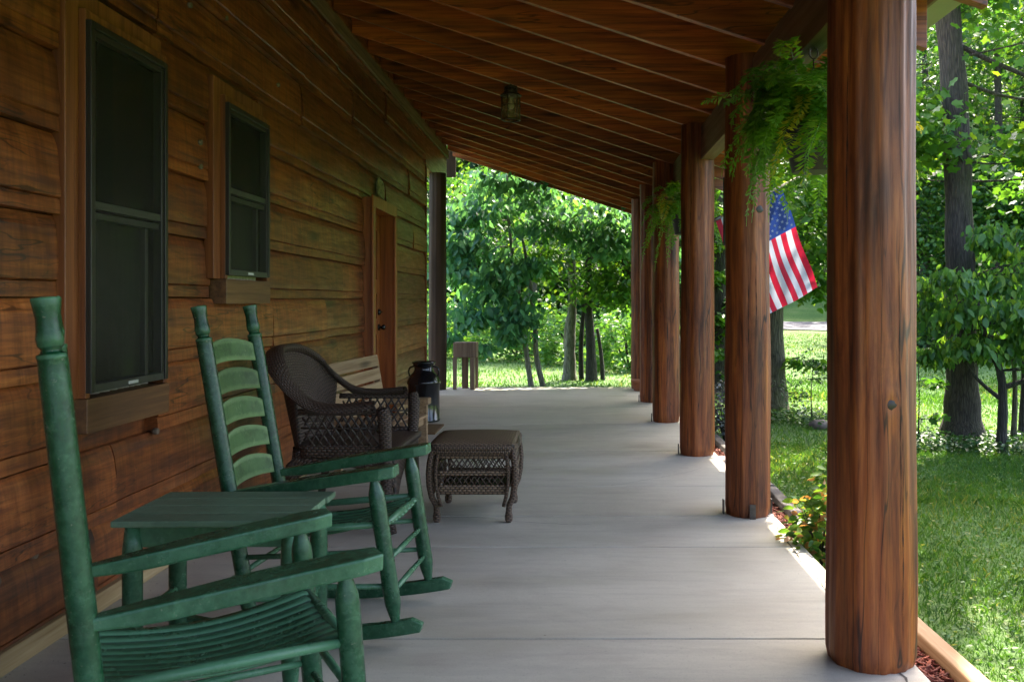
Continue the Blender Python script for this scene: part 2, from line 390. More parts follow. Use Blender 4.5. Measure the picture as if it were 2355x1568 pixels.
# glass: dark pane that reflects outdoors
m, t, bs = nt('window_glass'); bs.inputs['Base Color'].default_value = (.012, .013, .011, 1); bs.inputs['Roughness'].default_value = .06
tp = t.nodes.new('ShaderNodeBsdfTransparent'); tp.inputs[0].default_value = (.62, .64, .60, 1)
mx = t.nodes.new('ShaderNodeMixShader'); mx.inputs[0].default_value = .72
t.links.new(bs.outputs[0], mx.inputs[1]); t.links.new(tp.outputs[0], mx.inputs[2]); t.links.new(mx.outputs[0], t.nodes['Material Output'].inputs[0]); M['glass'] = m
m, t, bs = nt('insect_screen'); bs.inputs['Base Color'].default_value = (.03, .03, .023, 1); bs.inputs['Roughness'].default_value = .55
tp = t.nodes.new('ShaderNodeBsdfTransparent')
mx = t.nodes.new('ShaderNodeMixShader'); mx.inputs[0].default_value = .68
t.links.new(bs.outputs[0], mx.inputs[1]); t.links.new(tp.outputs[0], mx.inputs[2]); t.links.new(mx.outputs[0], t.nodes['Material Output'].inputs[0]); M['screen'] = m
m, t, bs = nt('seeded_glass'); bs.inputs['Base Color'].default_value = (.55, .45, .28, 1); bs.inputs['Roughness'].default_value = .35
tp = t.nodes.new('ShaderNodeBsdfTransparent'); tp.inputs[0].default_value = (.75, .68, .5, 1)
mx = t.nodes.new('ShaderNodeMixShader'); mx.inputs[0].default_value = .75
bump(t, bs, noise(t, coords(t, (1, 1, 1)), 120, 3), .5, .003)
t.links.new(bs.outputs[0], mx.inputs[1]); t.links.new(tp.outputs[0], mx.inputs[2]); t.links.new(mx.outputs[0], t.nodes['Material Output'].inputs[0]); M['lampglass'] = m

# concrete with brushed streaks across the porch
m, t, bs = nt('porch_concrete')
n1 = noise(t, coords(t, (.8, 2.6, 1)), 1, 7, .66, .4); n2 = noise(t, coords(t, (1.6, 13, 1)), 1, 6, .7, .3); n3 = noise(t, coords(t, (1, 1, 1)), 70, 4)
c = ramp(t, n1, [(.30, (.41, .365, .28)), (.5, (.50, .46, .375)), (.72, (.58, .535, .44))])
c = mixc(t, ramp(t, n2, [(.33, (.30,)*3), (.52, (0, 0, 0))]), c, (.29, .26, .225))
c = mixc(t, ramp(t, noise(t, coords(t, (1.1, 2.4, 1)), 1.3, 5, .7), [(.54, (0, 0, 0)), (.72, (.42,)*3)]), c, (.33, .265, .22))
c = mixc(t, ramp(t, noise(t, coords(t, (1, 1.6, 1)), 3.1, 4, .6), [(.68, (0, 0, 0)), (.76, (.5,)*3)]), c, (.21, .16, .12))
c = mixc(t, ramp(t, n3, [(.27, (.45,)*3), (.40, (0, 0, 0))]), c, (.25, .225, .2))
c = mixc(t, ramp(t, noise(t, coords(t, (1, 1, 1)), .9, 7, .72, .8), [(.50, (0, 0, 0)), (.66, (.40,)*3)]), c, (.30, .27, .225))
c = mixc(t, ramp(t, noise(t, coords(t, (1, 1, 1)), 190, 2, .6), [(.30, (.35,)*3), (.45, (0, 0, 0))]), c, (.22, .19, .16))
c = mixc(t, ramp(t, noise(t, coords(t, (1, 1, 1)), 330, 2, .6), [(.55, (0, 0, 0)), (.72, (.35,)*3)]), c, (.68, .62, .54))
t.links.new(c, bs.inputs['Base Color']); t.links.new(ramp(t, n1, [(.3, (.42,)*3), (.7, (.62,)*3)]), bs.inputs['Roughness']); bs.inputs['Specular IOR Level'].default_value = .4
bump(t, bs, math_(t, 'ADD', n2, n3), .25, .002); M['concrete'] = m
M['joint'] = plain('joint_dirt', (.10, .085, .07), .9)

# lawn soil, tinted like the turf growing on it
m, t, bs = nt('turf'); n1 = noise(t, coords(t, (1, 1, 1)), .8, 6, .65); n2 = noise(t, coords(t, (1, 1, 1)), 28, 5, .7)
c = ramp(t, n1, [(.3, (.05, .135, .022)), (.55, (.105, .20, .035)), (.75, (.19, .23, .08))])
c = mixc(t, ramp(t, n2, [(.3, (.6,)*3), (.6, (0, 0, 0))]), c, (.03, .07, .014))
t.links.new(c, bs.inputs['Base Color']); bs.inputs['Roughness'].default_value = .9; bump(t, bs, n2, 1, .05); M['turf'] = m
m, t, bs = nt('gravel'); vo = t.nodes.new('ShaderNodeTexVoronoi'); t.links.new(coords(t, (1, 1, 1)), vo.inputs['Vector']); vo.inputs['Scale'].default_value = 12
t.links.new(ramp(t, vo.outputs['Distance'], [(0, (.17, .17, .20)), (.6, (.07, .07, .085))]), bs.inputs['Base Color']); bs.inputs['Roughness'].default_value = .9; M['gravel'] = m
M['dirt'] = plain('bare_soil', (.10, .06, .035), .95, 0, .5, 7, .02)

# ------------------------------------------------------------------ ground
def sm(a, b, x):
    k = np.clip((x-a)/(b-a), 0, 1); return k*k*(3-2*k)
def G(x, y):
    x = np.asarray(x, float); y = np.asarray(y, float)
    d = np.maximum(np.maximum(x-1.3, y-12.3), 0)
    g = -.17 - .09*sm(.5, 5, d) + .02*np.maximum(0, y-15) + .16*np.maximum(0, y-42) + .07*np.maximum(0, x-12)
    g = g + .03*np.sin(x*.7+1)*np.sin(y*.5)*sm(1, 4, d)
    return g
xs = np.concatenate([np.linspace(-70, -8, 32), np.linspace(-7.5, 14, 60), np.linspace(15, 70, 30)])
ys = np.concatenate([np.linspace(-25, -1, 14), np.linspace(-.5, 45, 100), np.linspace(46, 150, 40)])
XX, YY = np.meshgrid(xs, ys); nx_ = len(xs)
idx = np.arange(len(ys)*nx_).reshape(len(ys), nx_)
Fq = np.stack([idx[:-1, :-1], idx[:-1, 1:], idx[1:, 1:], idx[1:, :-1]], -1).reshape(-1, 4)
tag(np_mesh('ground', np.stack([XX, YY, G(XX, YY)], -1).reshape(-1, 3), Fq, M['turf'], smooth=True), kind='structure')
# gravel drive crossing far away
dv = []; cl = [(-8, 40), (0, 39), (6, 37), (10, 35.5), (15, 33.5), (24, 30)]
for x, y in cl:
    for o_ in np.linspace(-3.2, 3.2, 8): dv.append((x + o_*.2, y + o_, float(G(x + o_*.2, y+o_))+.03))
fd = [(i*8+j, (i+1)*8+j, (i+1)*8+j+1, i*8+j+1) for i in range(len(cl)-1) for j in range(7)]
tag(MB().add(dv, fd).build('gravel_drive', M['gravel']), kind='structure')

# ------------------------------------------------------------------ porch floor
FLOOR_X1, FLOOR_Y1 = 1.136, 12.3
jt = [-2.2, -.9, .6, 1.9, 3.165, 4.34, 4.96, 5.75, 7.1, 8.62, 10.0, 11.2]
b = MB(); ed = [-3.5] + jt + [FLOOR_Y1]
for a_, c_ in zip(ed[:-1], ed[1:]):
    x0, g = -4.0, .005
    b.bx(x0, FLOOR_X1, a_+g, c_-g, -.26, 0)
fl = tag(b.build('porch_floor', M['concrete'], bevel=.004, seg=2), kind='structure')
b = MB(); b.bx(-3.99, FLOOR_X1-.01, -3.4, FLOOR_Y1-.02, -.25, -.006)
b.build('floor_joint', M['joint'], fl)
# a wandering crack along the outer edge
cr = MB(); pts = []
y = 2.1; x = 1.085
while y < 4.75:
    pts.append((x, y)); y += .035; x += random.uniform(-.008, .008) + (1.07-x)*.06
vs = []
for i, (x, y) in enumerate(pts):
    w = random.uniform(.0015, .0055); vs += [(x-w, y, .0012), (x+w, y, .0012)]
cr.add(vs, [(2*i, 2*i+1, 2*i+3, 2*i+2) for i in range(len(pts)-1)])
cr.build('floor_crack', M['joint'], fl)

for q, (x0, y0, x1, y1) in enumerate([(-.75, 4.93, .1, 4.78), (.25, 5.75, .95, 6.35), (-.9, 8.1, .3, 8.0)]):
    rq = random.Random(q); vs = []; m_ = 40
    for i in range(m_+1):
        u = i/m_; x = x0+(x1-x0)*u+.02*math.sin(u*9+q)+rq.uniform(-.006, .006); y = y0+(y1-y0)*u+.03*math.sin(u*6+q*2)+rq.uniform(-.008, .008); w = .0009+.0012*rq.random()
        vs += [(x, y-w, .0011), (x, y+w, .0011)]
    MB().add(vs, [(2*i, 2*i+1, 2*i+3, 2*i+2) for i in range(m_)]).build('floor_crack', M['joint'], fl)
rd = np.random.default_rng(12); V = []; F = []
for k in range(420):
    wl = rd.random() < .6
    x = (-1.80+abs(rd.normal(0, .10))) if wl else rd.uniform(-1.6, 1.1); y = rd.uniform(1.5, 11.5); s_ = rd.uniform(.0015, .006 if wl else .0045); a_ = rd.uniform(0, 6.28); b0 = len(V)
    for da, rr_ in ((0, 1), (1.3, .5), (3.1, .9), (4.6, .45)): V.append((x+s_*rr_*math.cos(a_+da), y+s_*rr_*math.sin(a_+da), .0025+.001*rd.random()))
    F.append((b0, b0+1, b0+2, b0+3))
tag(np_mesh('litter', V, F, M['joint']), 'dry bits and grit blown over the porch concrete', 'litter', kind='stuff')

# ------------------------------------------------------------------ the log cabin
cabin = thing('log_cabin', 'brown stained log cabin with deep porch roof, two tall windows and a wooden door', 'house', (0, 0, 0))
WX = -1.84; WEND = 11.3; BX = -1.765       # wall face, wall end, front of the window bucks
wins = [(3.283, 3.912, .856, 2.233), (4.61, 5.24, 1.33, 2.223)]      # y0, y1, z0, z1
door = (7.96, 9.0, 0.0, 2.12)
holes = [(w[0]-.04, w[1]+.04, w[2]-.15, w[3]+.14) for w in wins] + [(door[0], door[1], -.1, door[3])]
CH = .295
b = MB(); rr = random.Random(3)
courses = [1.21 + CH*k for k in range(-5, 8)]
for ci, z0 in enumerate(courses):
    z1 = z0 + CH
    iv = [(-3.5, WEND)]
    for h in holes:
        if h[2] < z1-.03 and h[3] > z0+.03:
            nv_ = []
            for a_, c_ in iv:
                if h[0] > a_: nv_.append((a_, min(c_, h[0])))
                if h[1] < c_: nv_.append((max(a_, h[1]), c_))
            iv = [p for p in nv_ if p[1]-p[0] > .02]
    segs = []
    for a_, c_ in iv:
        y = a_
        while y < c_-.01:
            L = rr.uniform(1.0, 2.6); e = c_ if c_-y-L < .5 else y+L
            segs.append((y+.003, e-.003)); y = e
    for a_, c_ in segs:
        if z1 < 0: continue
        va = rr.random(); off = rr.uniform(-.008, .008); ph = rr.uniform(0, 50); tl = rr.uniform(-.006, .006)
        n = max(2, int((c_-a_)/.07))
        prof = [(-.055, -.003), (-.022, -.004), (-.014, -.020), (-.005, -.050), (0, -.10), (.003, -.15), (.005, -.20), (.004, -CH+.066), (-.004, -CH+.061), (-.012, -CH+.060), (-.002, -CH+.057), (.001, -CH+.03), (.002, -CH+.004), (-.02, -CH+.001), (-.055, -CH+.001)]
        def fn(u, v, prof=prof, a_=a_, c_=c_, off=off, ph=ph, tl=tl, z1=z1):
            k = min(len(prof)-1, int(round(v*(len(prof)-1)))); px, pz = prof[k]; y = a_ + (c_-a_)*u
            w = .002*math.sin(y*2.1+ph)+.0012*math.sin(y*7.3+ph*2)+.001*math.sin(y*17+pz*40+ph)
            hz = .0018*math.sin(y*1.7+ph)+.0012*math.sin(y*5.1+ph*3)
            inner = k < 1 or k > len(prof)-2
            return (WX + px + (0 if inner else off + w + tl*(pz*6)), y, z1 + pz + (hz if 7 <= k <= 12 else 0))
        st = len(b.V); b.grid(fn, n, len(prof)-1, a=va)
        # end caps
        m = len(prof); 
        b.F.append(tuple(st + j*(n+1) for j in range(m))[::-1]); b.M.append(0); b.S.append(False)
        b.F.append(tuple(st + j*(n+1)+n for j in range(m))); b.M.append(0); b.S.append(False)
for i in range(len(b.S)): b.S[i] = False
wall = b.build('wall', M['log'], cabin)
b = MB()                      # the wall's core behind the logs, with its openings
ysp = sorted({-3.5, WEND-.01} | {h[0] for h in holes} | {h[1] for h in holes})
for a_, c_ in zip(ysp[:-1], ysp[1:]):
    h = [q for q in holes if q[0] <= a_ and q[1] >= c_]
    if h:
        if h[0][2] > 0: b.bx(WX-.19, WX-.05, a_, c_, -.1, h[0][2])
        b.bx(WX-.19, WX-.05, a_, c_, h[0][3], 3.655)
    else: b.bx(WX-.19, WX-.05, a_, c_, -.1, 3.655)
b.build('wall_core', M['log'], cabin)
b = MB(); b.bx(WX-.19, WX+.012, WEND+.002, WEND+.05, 0.02, 2.9)
b.build('corner_board', M['trim'], cabin, bevel=.004)
b = MB(); b.bx(WX-.1, WX+.03, -3.5, 7.95, .0, .075); b.bx(WX-.1, WX+.03, 9.01, WEND, .0, .075)
b.build('sill_plate', M['sillwood'], cabin, bevel=.003)
# header beam carried on past the corner, and the top trim below the rafters
b = MB(); b.bx(WX-.14, WX-.004, WEND+.05, 13.25, 2.90, 3.55); b.build('header', M['log'], cabin, bevel=.006)
b = MB(); b.bx(WX-.0, WX+.022, -3.5, 13.3, 3.30, 3.42); b.build('frieze_board', M['beam'], cabin, bevel=.003)
for k, (y, z) in enumerate([(2.62, 1.98), (2.62, 1.90), (2.66, 1.05), (2.66, .78), (3.9, 2.75), (4.3, 2.62), (4.75, 2.70), (3.3, 2.98), (4.42, 1.98), (4.42, 1.86), (5.6, 2.55), (3.95, .62), (2.85, .30), (3.05, .33), (4.0, 2.06), (3.93, 1.93)]):
    bb = MB(); bb.tube([(WX-.01, y, z), (WX+.0125, y, z)], .014, 10); bb.build('log_peg', M['plug'], cabin)

# roof
RZ = lambda x: 2.845 - .325*x
SL = math.atan(.325); rotx = Matrix.Rotation(SL, 3, 'Y')
RH, RW, RTAIL = .215, .046, 1.60
rr = random.Random(11)
for k in range(-13, 17):
    y = 4.606 + .5817*k; b = MB()
    if k == 16: y -= .01
    x0, x1 = WX+.0, RTAIL
    n = 8; vs = []
    cr_ = rr.uniform(-.006, .006)
    for i in range(n+1):
        x = x0+(x1-x0)*i/n; s_ = cr_*math.sin(math.pi*i/n)
        for dy, dz in ((-RW/2, 0), (RW/2, 0), (RW/2, RH*1.05), (-RW/2, RH*1.05)): vs.append((x, y+dy, RZ(x)+dz+s_))
    fs = [(i*4+j, i*4+(j+1) % 4, i*4+4+(j+1) % 4, i*4+4+j) for i in range(n) for j in range(4)] + [(3, 2, 1, 0), (n*4, n*4+1, n*4+2, n*4+3)]
    b.add(vs, fs, 0, rr.random())
    b.build('rafter', M['rafter'], cabin, bevel=.003)
b = MB(); pw = .19; y = -3.4; up = RH*1.05+.002
ye = 14.02
x = WX-.35
while x < RTAIL+.02:
    xe = min(x+pw, RTAIL+.03); g = .0025
    vs = [(x+g, -3.4, RZ(x+g)+up), (xe-g, -3.4, RZ(xe-g)+up), (xe-g, ye, RZ(xe-g)+up), (x+g, ye, RZ(x+g)+up)]
    vs += [(p[0], p[1], p[2]+.03) for p in vs]
    b.add(vs, [(0, 3, 2, 1), (4, 5, 6, 7), (0, 1, 5, 4), (1, 2, 6, 5), (2, 3, 7, 6), (3, 0, 4, 7)], 0, rr.random()); x = xe
b.build('roof_deck', M['deck'], cabin)
b = MB(); x0, x1 = WX-.4, RTAIL+.09; u2 = up+.034
vs = [(x0, -3.5, RZ(x0)+u2), (x1, -3.5, RZ(x1)+u2), (x1, ye+.06, RZ(x1)+u2), (x0, ye+.06, RZ(x0)+u2)]; vs += [(p[0], p[1], p[2]+.03) for p in vs]
b.add(vs, [(0, 3, 2, 1), (4, 5, 6, 7), (0, 1, 5, 4), (1, 2, 6, 5), (2, 3, 7, 6), (3, 0, 4, 7)])
b.build('roof', M['gutter'], cabin)
b = MB(); z = RZ(RTAIL)+.02; b.bx(RTAIL+.031, RTAIL+.05, -3.4, ye, z+.200, z+.240); b.build('fascia', M['beam'], cabin, bevel=.003)
gz = RZ(RTAIL)+.228
b = MB(); b.prism([(1.652, gz), (1.785, gz), (1.795, gz+.01), (1.80, gz+.06), (1.792, gz+.06), (1.785, gz+.015), (1.652, gz+.008)], -3.5, ye+.05)
b.build('gutter', M['gutter'], cabin, recalc=True)
# soffit sheet outside the beam, pale metal
# porch beam along the outside of the posts
BZ0, BZ1 = 2.28, 2.535
b = MB(); cuts = [-3.4, 2.96, 6.9, 11.2, 13.9]
for a_, c_ in zip(cuts[:-1], cuts[1:]): b.bx(1.0, 1.105, a_+.001, c_-.001, BZ0, BZ1, a=random.random())
b.build('beam', M['beam'], cabin, bevel=.004)
b = MB(); b.bx(-1.96, -1.80, 13.95, 13.99, 3.12, 3.55); b.build('rake_board', M['shadepost'], cabin, bevel=.003)

# windows
for wi, (y0, y1, z0, z1) in enumerate(wins):
    w = MB()
    w.bx(WX-.05, BX-.02, y0-.001, y0+.03, z0-.02, z1+.04); w.bx(WX-.05, BX-.02, y1-.0, y1+.035, z0-.02, z1+.04)   # jambs
    w.bx(WX-.05, BX-.02, y0+.03, y1, z1+.005, z1+.04);              # head
    w.bx(WX-.02, WX+.03, y0-.09, y0-.002, z0-.02, z1+.12)                                                            # side casing
    w.bx(WX-.02, WX+.02, y0-.002, y1+.05, z1+.041, z1+.12)
    win = w.build('window', M['trim'], cabin, bevel=.003)
    f = MB(); f.bx(WX-.05, BX-.012, y0-.005, y1+.036, z0-.15, z0-.021); f.build('apron', M['trimh'], win, bevel=.003)
    if wi: win['label'] = 'smaller square window with insect screen, farther along the log wall'
    else: win['label'] = 'tall window with dark frame and screen, close to the near rocking chair'
    f = MB(); e = .026; x0, x1 = BX-.055, BX
    f.bx(x0, x1, y0+.0, y0+e, z0, z1); f.bx(x0, x1, y1-e, y1, z0, z1); f.bx(x0, x1, y0+e, y1-e, z1-e, z1)
    f.bx(x0+.01, x1-.008, y0+e, y0+e+.02, z0+.03, z1-e); f.bx(x0+.01, x1-.008, y1-e-.02, y1-e, z0+.03, z1-e)
    f.bx(x0+.012, x1-.01, y0+e+.02, y1-e-.02, z1-e-.022, z1-e)
    f.build('frame', M['frame'], win, bevel=.002)
    zm = z0 + (z1-z0)*(.51 if wi == 0 else .5)
    f = MB(); f.bx(x0, x1-.006, y0+e, y1-e, z0, z0+.03); f.build('sill', M['framel'], win, bevel=.002)
    f = MB(); f.bx(x1-.0058, x1-.003, (y0+y1)/2-.03, (y0+y1)/2+.05, z0+.008, z0+.02); f.build('sticker', M['tag'], win)
    f = MB(); f.bx(x0+.008, x1-.012, y0+e+.02, y1-e-.02, zm-.018, zm+.012); f.bx(x0+.004, x1-.02, y0+e+.02, y1-e-.02, zm-.055, zm-.03); f.build('meeting_rail', M['framel'], win, bevel=.002)
    for ya_ in (y1-.16, y0+e+.02):
        f = MB(); f.bx(x0+.006, x0+.03, ya_, ya_+.025, z0+.03, zm-.055); f.build('stile', M['frame'], win, bevel=.002)
    f = MB(); f.bx(x0+.0, x0+.004, y0+e, y1-e, z0+.03, z1-e); f.build('pane', M['glass'], win)
    f = MB(); f.add([(x1-.014, y0+e, z0+.03), (x1-.014, y1-e, z0+.03), (x1-.014, y1-e, z1-e), (x1-.014, y0+e, z1-e)], [(0, 1, 2, 3)]); f.build('insect_screen', M['screen'], win)
    f = MB(); f.grid(lambda u, v: (x0-.035+.010*math.sin(u*64+2*math.sin(u*9)), y0+.02+u*(y1-y0-.04), z0-.02+v*(zm-z0)), 110, 1); f.build('curtain', M['curtain'], win, solid=.002)
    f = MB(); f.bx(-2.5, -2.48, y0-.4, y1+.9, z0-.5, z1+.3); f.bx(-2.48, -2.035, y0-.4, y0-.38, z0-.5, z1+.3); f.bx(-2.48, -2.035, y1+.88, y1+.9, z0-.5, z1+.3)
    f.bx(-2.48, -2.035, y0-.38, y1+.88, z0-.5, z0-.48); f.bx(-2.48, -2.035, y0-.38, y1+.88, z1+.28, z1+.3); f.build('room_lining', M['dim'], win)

# door, set back in its frame
y0, y1, z0, z1 = door; DX = -1.775
d = MB()
d.bx(WX-.11, DX, y0, y0+.05, 0, z1-.08); d.bx(WX-.11, DX, y1-.05, y1, 0, z1-.08); d.bx(WX-.11, DX, y0, y1, z1-.08, z1)
dr = d.build('door', M['doorstain'], cabin, bevel=.004)
d = MB(); d.bx(DX+.001, DX+.022, y0-.03, y0+.07, 0, z1-.09); d.bx(DX+.001, DX+.022, y1-.07, y1+.03, 0, z1-.09); d.bx(DX+.001, DX+.02, y0-.03, y1+.03, z1-.088, z1+.02)
d.build('casing', M['doorstain'], dr, bevel=.006)
d = MB(); lx = WX-.075; ya, yb = y0+.052, y1-.052
d.bx(lx-.035, lx, ya, yb, .015, z1-.083)
for a_, c_, p, q in ((.12, .40, .16, .88), (.50, .78, .16, .88), (.12, .78, 1.0, 1.28), (.12, .31, 1.38, 1.90), (.355, .545, 1.38, 1.90), (.59, .78, 1.38, 1.90)):
    for (u0, u1, v0, v1) in ((a_, c_, p, p+.02), (a_, c_, q-.02, q), (a_, a_+.02, p+.02, q-.02), (c_-.02, c_, p+.02, q-.02)):
        d.bx(lx, lx+.012, ya+u0, ya+u1, v0, v1)
d.build('door_panel', M['doorstain'], dr, bevel=.002)
d = MB(); yk = yb-.07
d.tube([(lx+.0, yk, .93), (lx+.012, yk, .93)], .032, 16); d.tube([(lx+.01, yk, .93), (lx+.03, yk, .93), (lx+.038, yk, .93), (lx+.05, yk, .93), (lx+.065, yk, .93), (lx+.07, yk, .93)], [.012, .012, .022, .03, .025, .008], 14)
d.build('handle', M['black'], dr)
d = MB(); d.tube([(lx, yk, 1.08), (lx+.022, yk, 1.08)], [.032, .026], 16); d.box((lx+.032, yk, 1.08), (.02, .03, .01)); d.build('deadbolt', M['black'], dr)

# small plaque above the door
pq = MB()
pq.prism([(8.39, 2.20), (8.66, 2.17), (8.665, 2.27), (8.64, 2.335), (8.42, 2.365), (8.395, 2.30)], WX+.011, WX+.03)
pq.V = [(y, x, z) for x, y, z in pq.V]
for i in range(10): pq.box((WX+.032, 8.42+.023*i, 2.265 + random.uniform(-.03, .03)), (.006, .016, .07), Matrix.Rotation(random.uniform(-.4, .4), 3, 'X'))
tag(pq.build('carved_plaque', M['plaque'], recalc=True, bevel=.003), 'small pale carved plaque fixed to the logs above the door', 'plaque')

# ------------------------------------------------------------------ log posts
def post(x, y, r0, r1, h, seed, label, knots=(), nseg=56, nz=90, bracket=(3.14,)):
    t_ = thing('log_post', label, 'post', (x, y, 0), 0, 'log posts along the porch')
    rs = random.Random(seed); ph = [rs.uniform(0, 6.28) for _ in range(8)]
    V = []; A = []
    v0 = rs.random()*.5+.25
    for i in range(nz+1):
        z = h*i/nz; base = r0+(r1-r0)*i/nz
        if i < 2: base -= .004*(2-i)
        for j in range(nseg):
            a_ = 2*math.pi*j/nseg
            r = base*(1+.012*math.sin(3*a_+ph[0]+z*.3)+.008*math.sin(5*a_+ph[1]-z*.5)+.006*math.sin(8*a_+ph[2]+.4*z)+.008*math.sin(z*2.1+ph[3]+a_))
            r += .0012*math.sin(21*a_+ph[4]+z*.8) - .0050*abs(math.sin(5.5*a_+ph[5]+.25*math.sin(z*1.3+ph[6]))) - .0022*abs(math.sin(9*a_+ph[7]-z*.5))
            r += .0035*math.sin(z*5.3+ph[6]+2*a_)*math.sin(z*1.1+ph[2])
            at_ = v0
            for ka, kz, kr in knots:
                da = (a_-ka+math.pi) % (2*math.pi)-math.pi; dd = math.hypot(da*base, (z-kz)*.7)/kr
                if dd < 2: r += .006*math.exp(-dd*dd*.8)-.009*math.exp(-dd*dd*5)
            V.append((r*math.cos(a_), r*math.sin(a_), z)); A.append(at_)
    F = [(i*nseg+j, i*nseg+(j+1) % nseg, (i+1)*nseg+(j+1) % nseg, (i+1)*nseg+j) for i in range(nz) for j in range(nseg)]
    np_mesh('post_log', V, F, M['shadepost'] if seed == 7 else M['post'], A, t_, True)
    for q in range(3):                       # long drying cracks
        ca = rs.uniform(-2.5, -.7); z0_ = rs.uniform(.02, h*.6); L_ = rs.uniform(.5, 1.1); cv = []; m_ = 26
        for i in range(m_+1):
            zz = z0_+L_*i/m_; an = ca+.012*math.sin(zz*7+q)+.006*math.sin(zz*23); i_ = min(nz-1, int(zz/h*nz)); j_ = int((an % 6.2832)/6.2832*nseg) % nseg
            rr_ = max(math.hypot(*V[i_*nseg+(j_+k) % nseg][:2]) for k in (0, 1))+.0006; wd = .0028*math.sin(math.pi*min(1, i/m_*.98+.01))*(.6+.4*math.sin(i*1.9))/rr_
            cv += [(rr_*math.cos(an-wd), rr_*math.sin(an-wd), zz), (rr_*math.cos(an+wd), rr_*math.sin(an+wd), zz)]
        MB().add(cv, [(2*i, 2*i+1, 2*i+3, 2*i+2) for i in range(m_)]).build('drying_crack', M['crackdark'], t_)
    for ka, kz, kr in knots:
        kb = MB(); rr_ = r0+(r1-r0)*kz/h-.0015
        c = Vector((rr_*math.cos(ka), rr_*math.sin(ka), kz)); n_ = Vector((math.cos(ka), math.sin(ka), 0)); tx = Vector((-n_.y, n_.x, 0))
        vs = [c+n_*.004]; 
        for j in range(14):
            an = 2*math.pi*j/14; vs.append(c + tx*math.cos(an)*kr*.62*rs.uniform(.8, 1.1) + Vector((0, 0, 1))*math.sin(an)*kr*.5*rs.uniform(.8, 1.1) - n_*.002)
        kb.add(vs, [(0, 1+j, 1+(j+1) % 14) for j in range(14)], smooth=True); kb.build('knot', M['knot'], t_)
    if bracket:
        for an in bracket:
            bb = MB(); bb.box(((r0+.006)*math.cos(an), (r0+.006)*math.sin(an), .04), (.008, .034, .08), Matrix.Rotation(an, 3, 'Z')); bb.build('bracket', M['steel'], t_, bevel=.001)
    return t_
PH = 2.56
post(1.006, 2.99, .146, .140, 2.58, 1, 'thick foreground log post with dark knots, beside the red mulch and border timber', [(-1.46, .865, .034)], 80, 140, (.15,))
post(.995, 5.02, .130, .124, PH, 2, 'orange brown log post with a steel tab at its foot, standing by the rose bush', [(-1.2, 1.7, .04)], bracket=(-1.56, 3.14, .15))
post(.984, 6.96, .137, .128, PH, 3, 'reddish log post carrying the flag pole, the pale beam end resting on it')
post(.943, 8.83, .137, .132, PH, 4, 'dark log post partly behind the smaller hanging fern')
post(.948, 10.55, .135, .13, PH, 5, 'slender looking log post between the terracotta pot and the small fern post')
post(.947, 12.12, .130, .125, PH, 6, 'farthest log post, rising behind the terracotta pot', bracket=False)
post(-1.79, 11.98, .125, .115, 2.90, 7, 'black shaded log post past the cabin corner beside the wooden stand', bracket=False)

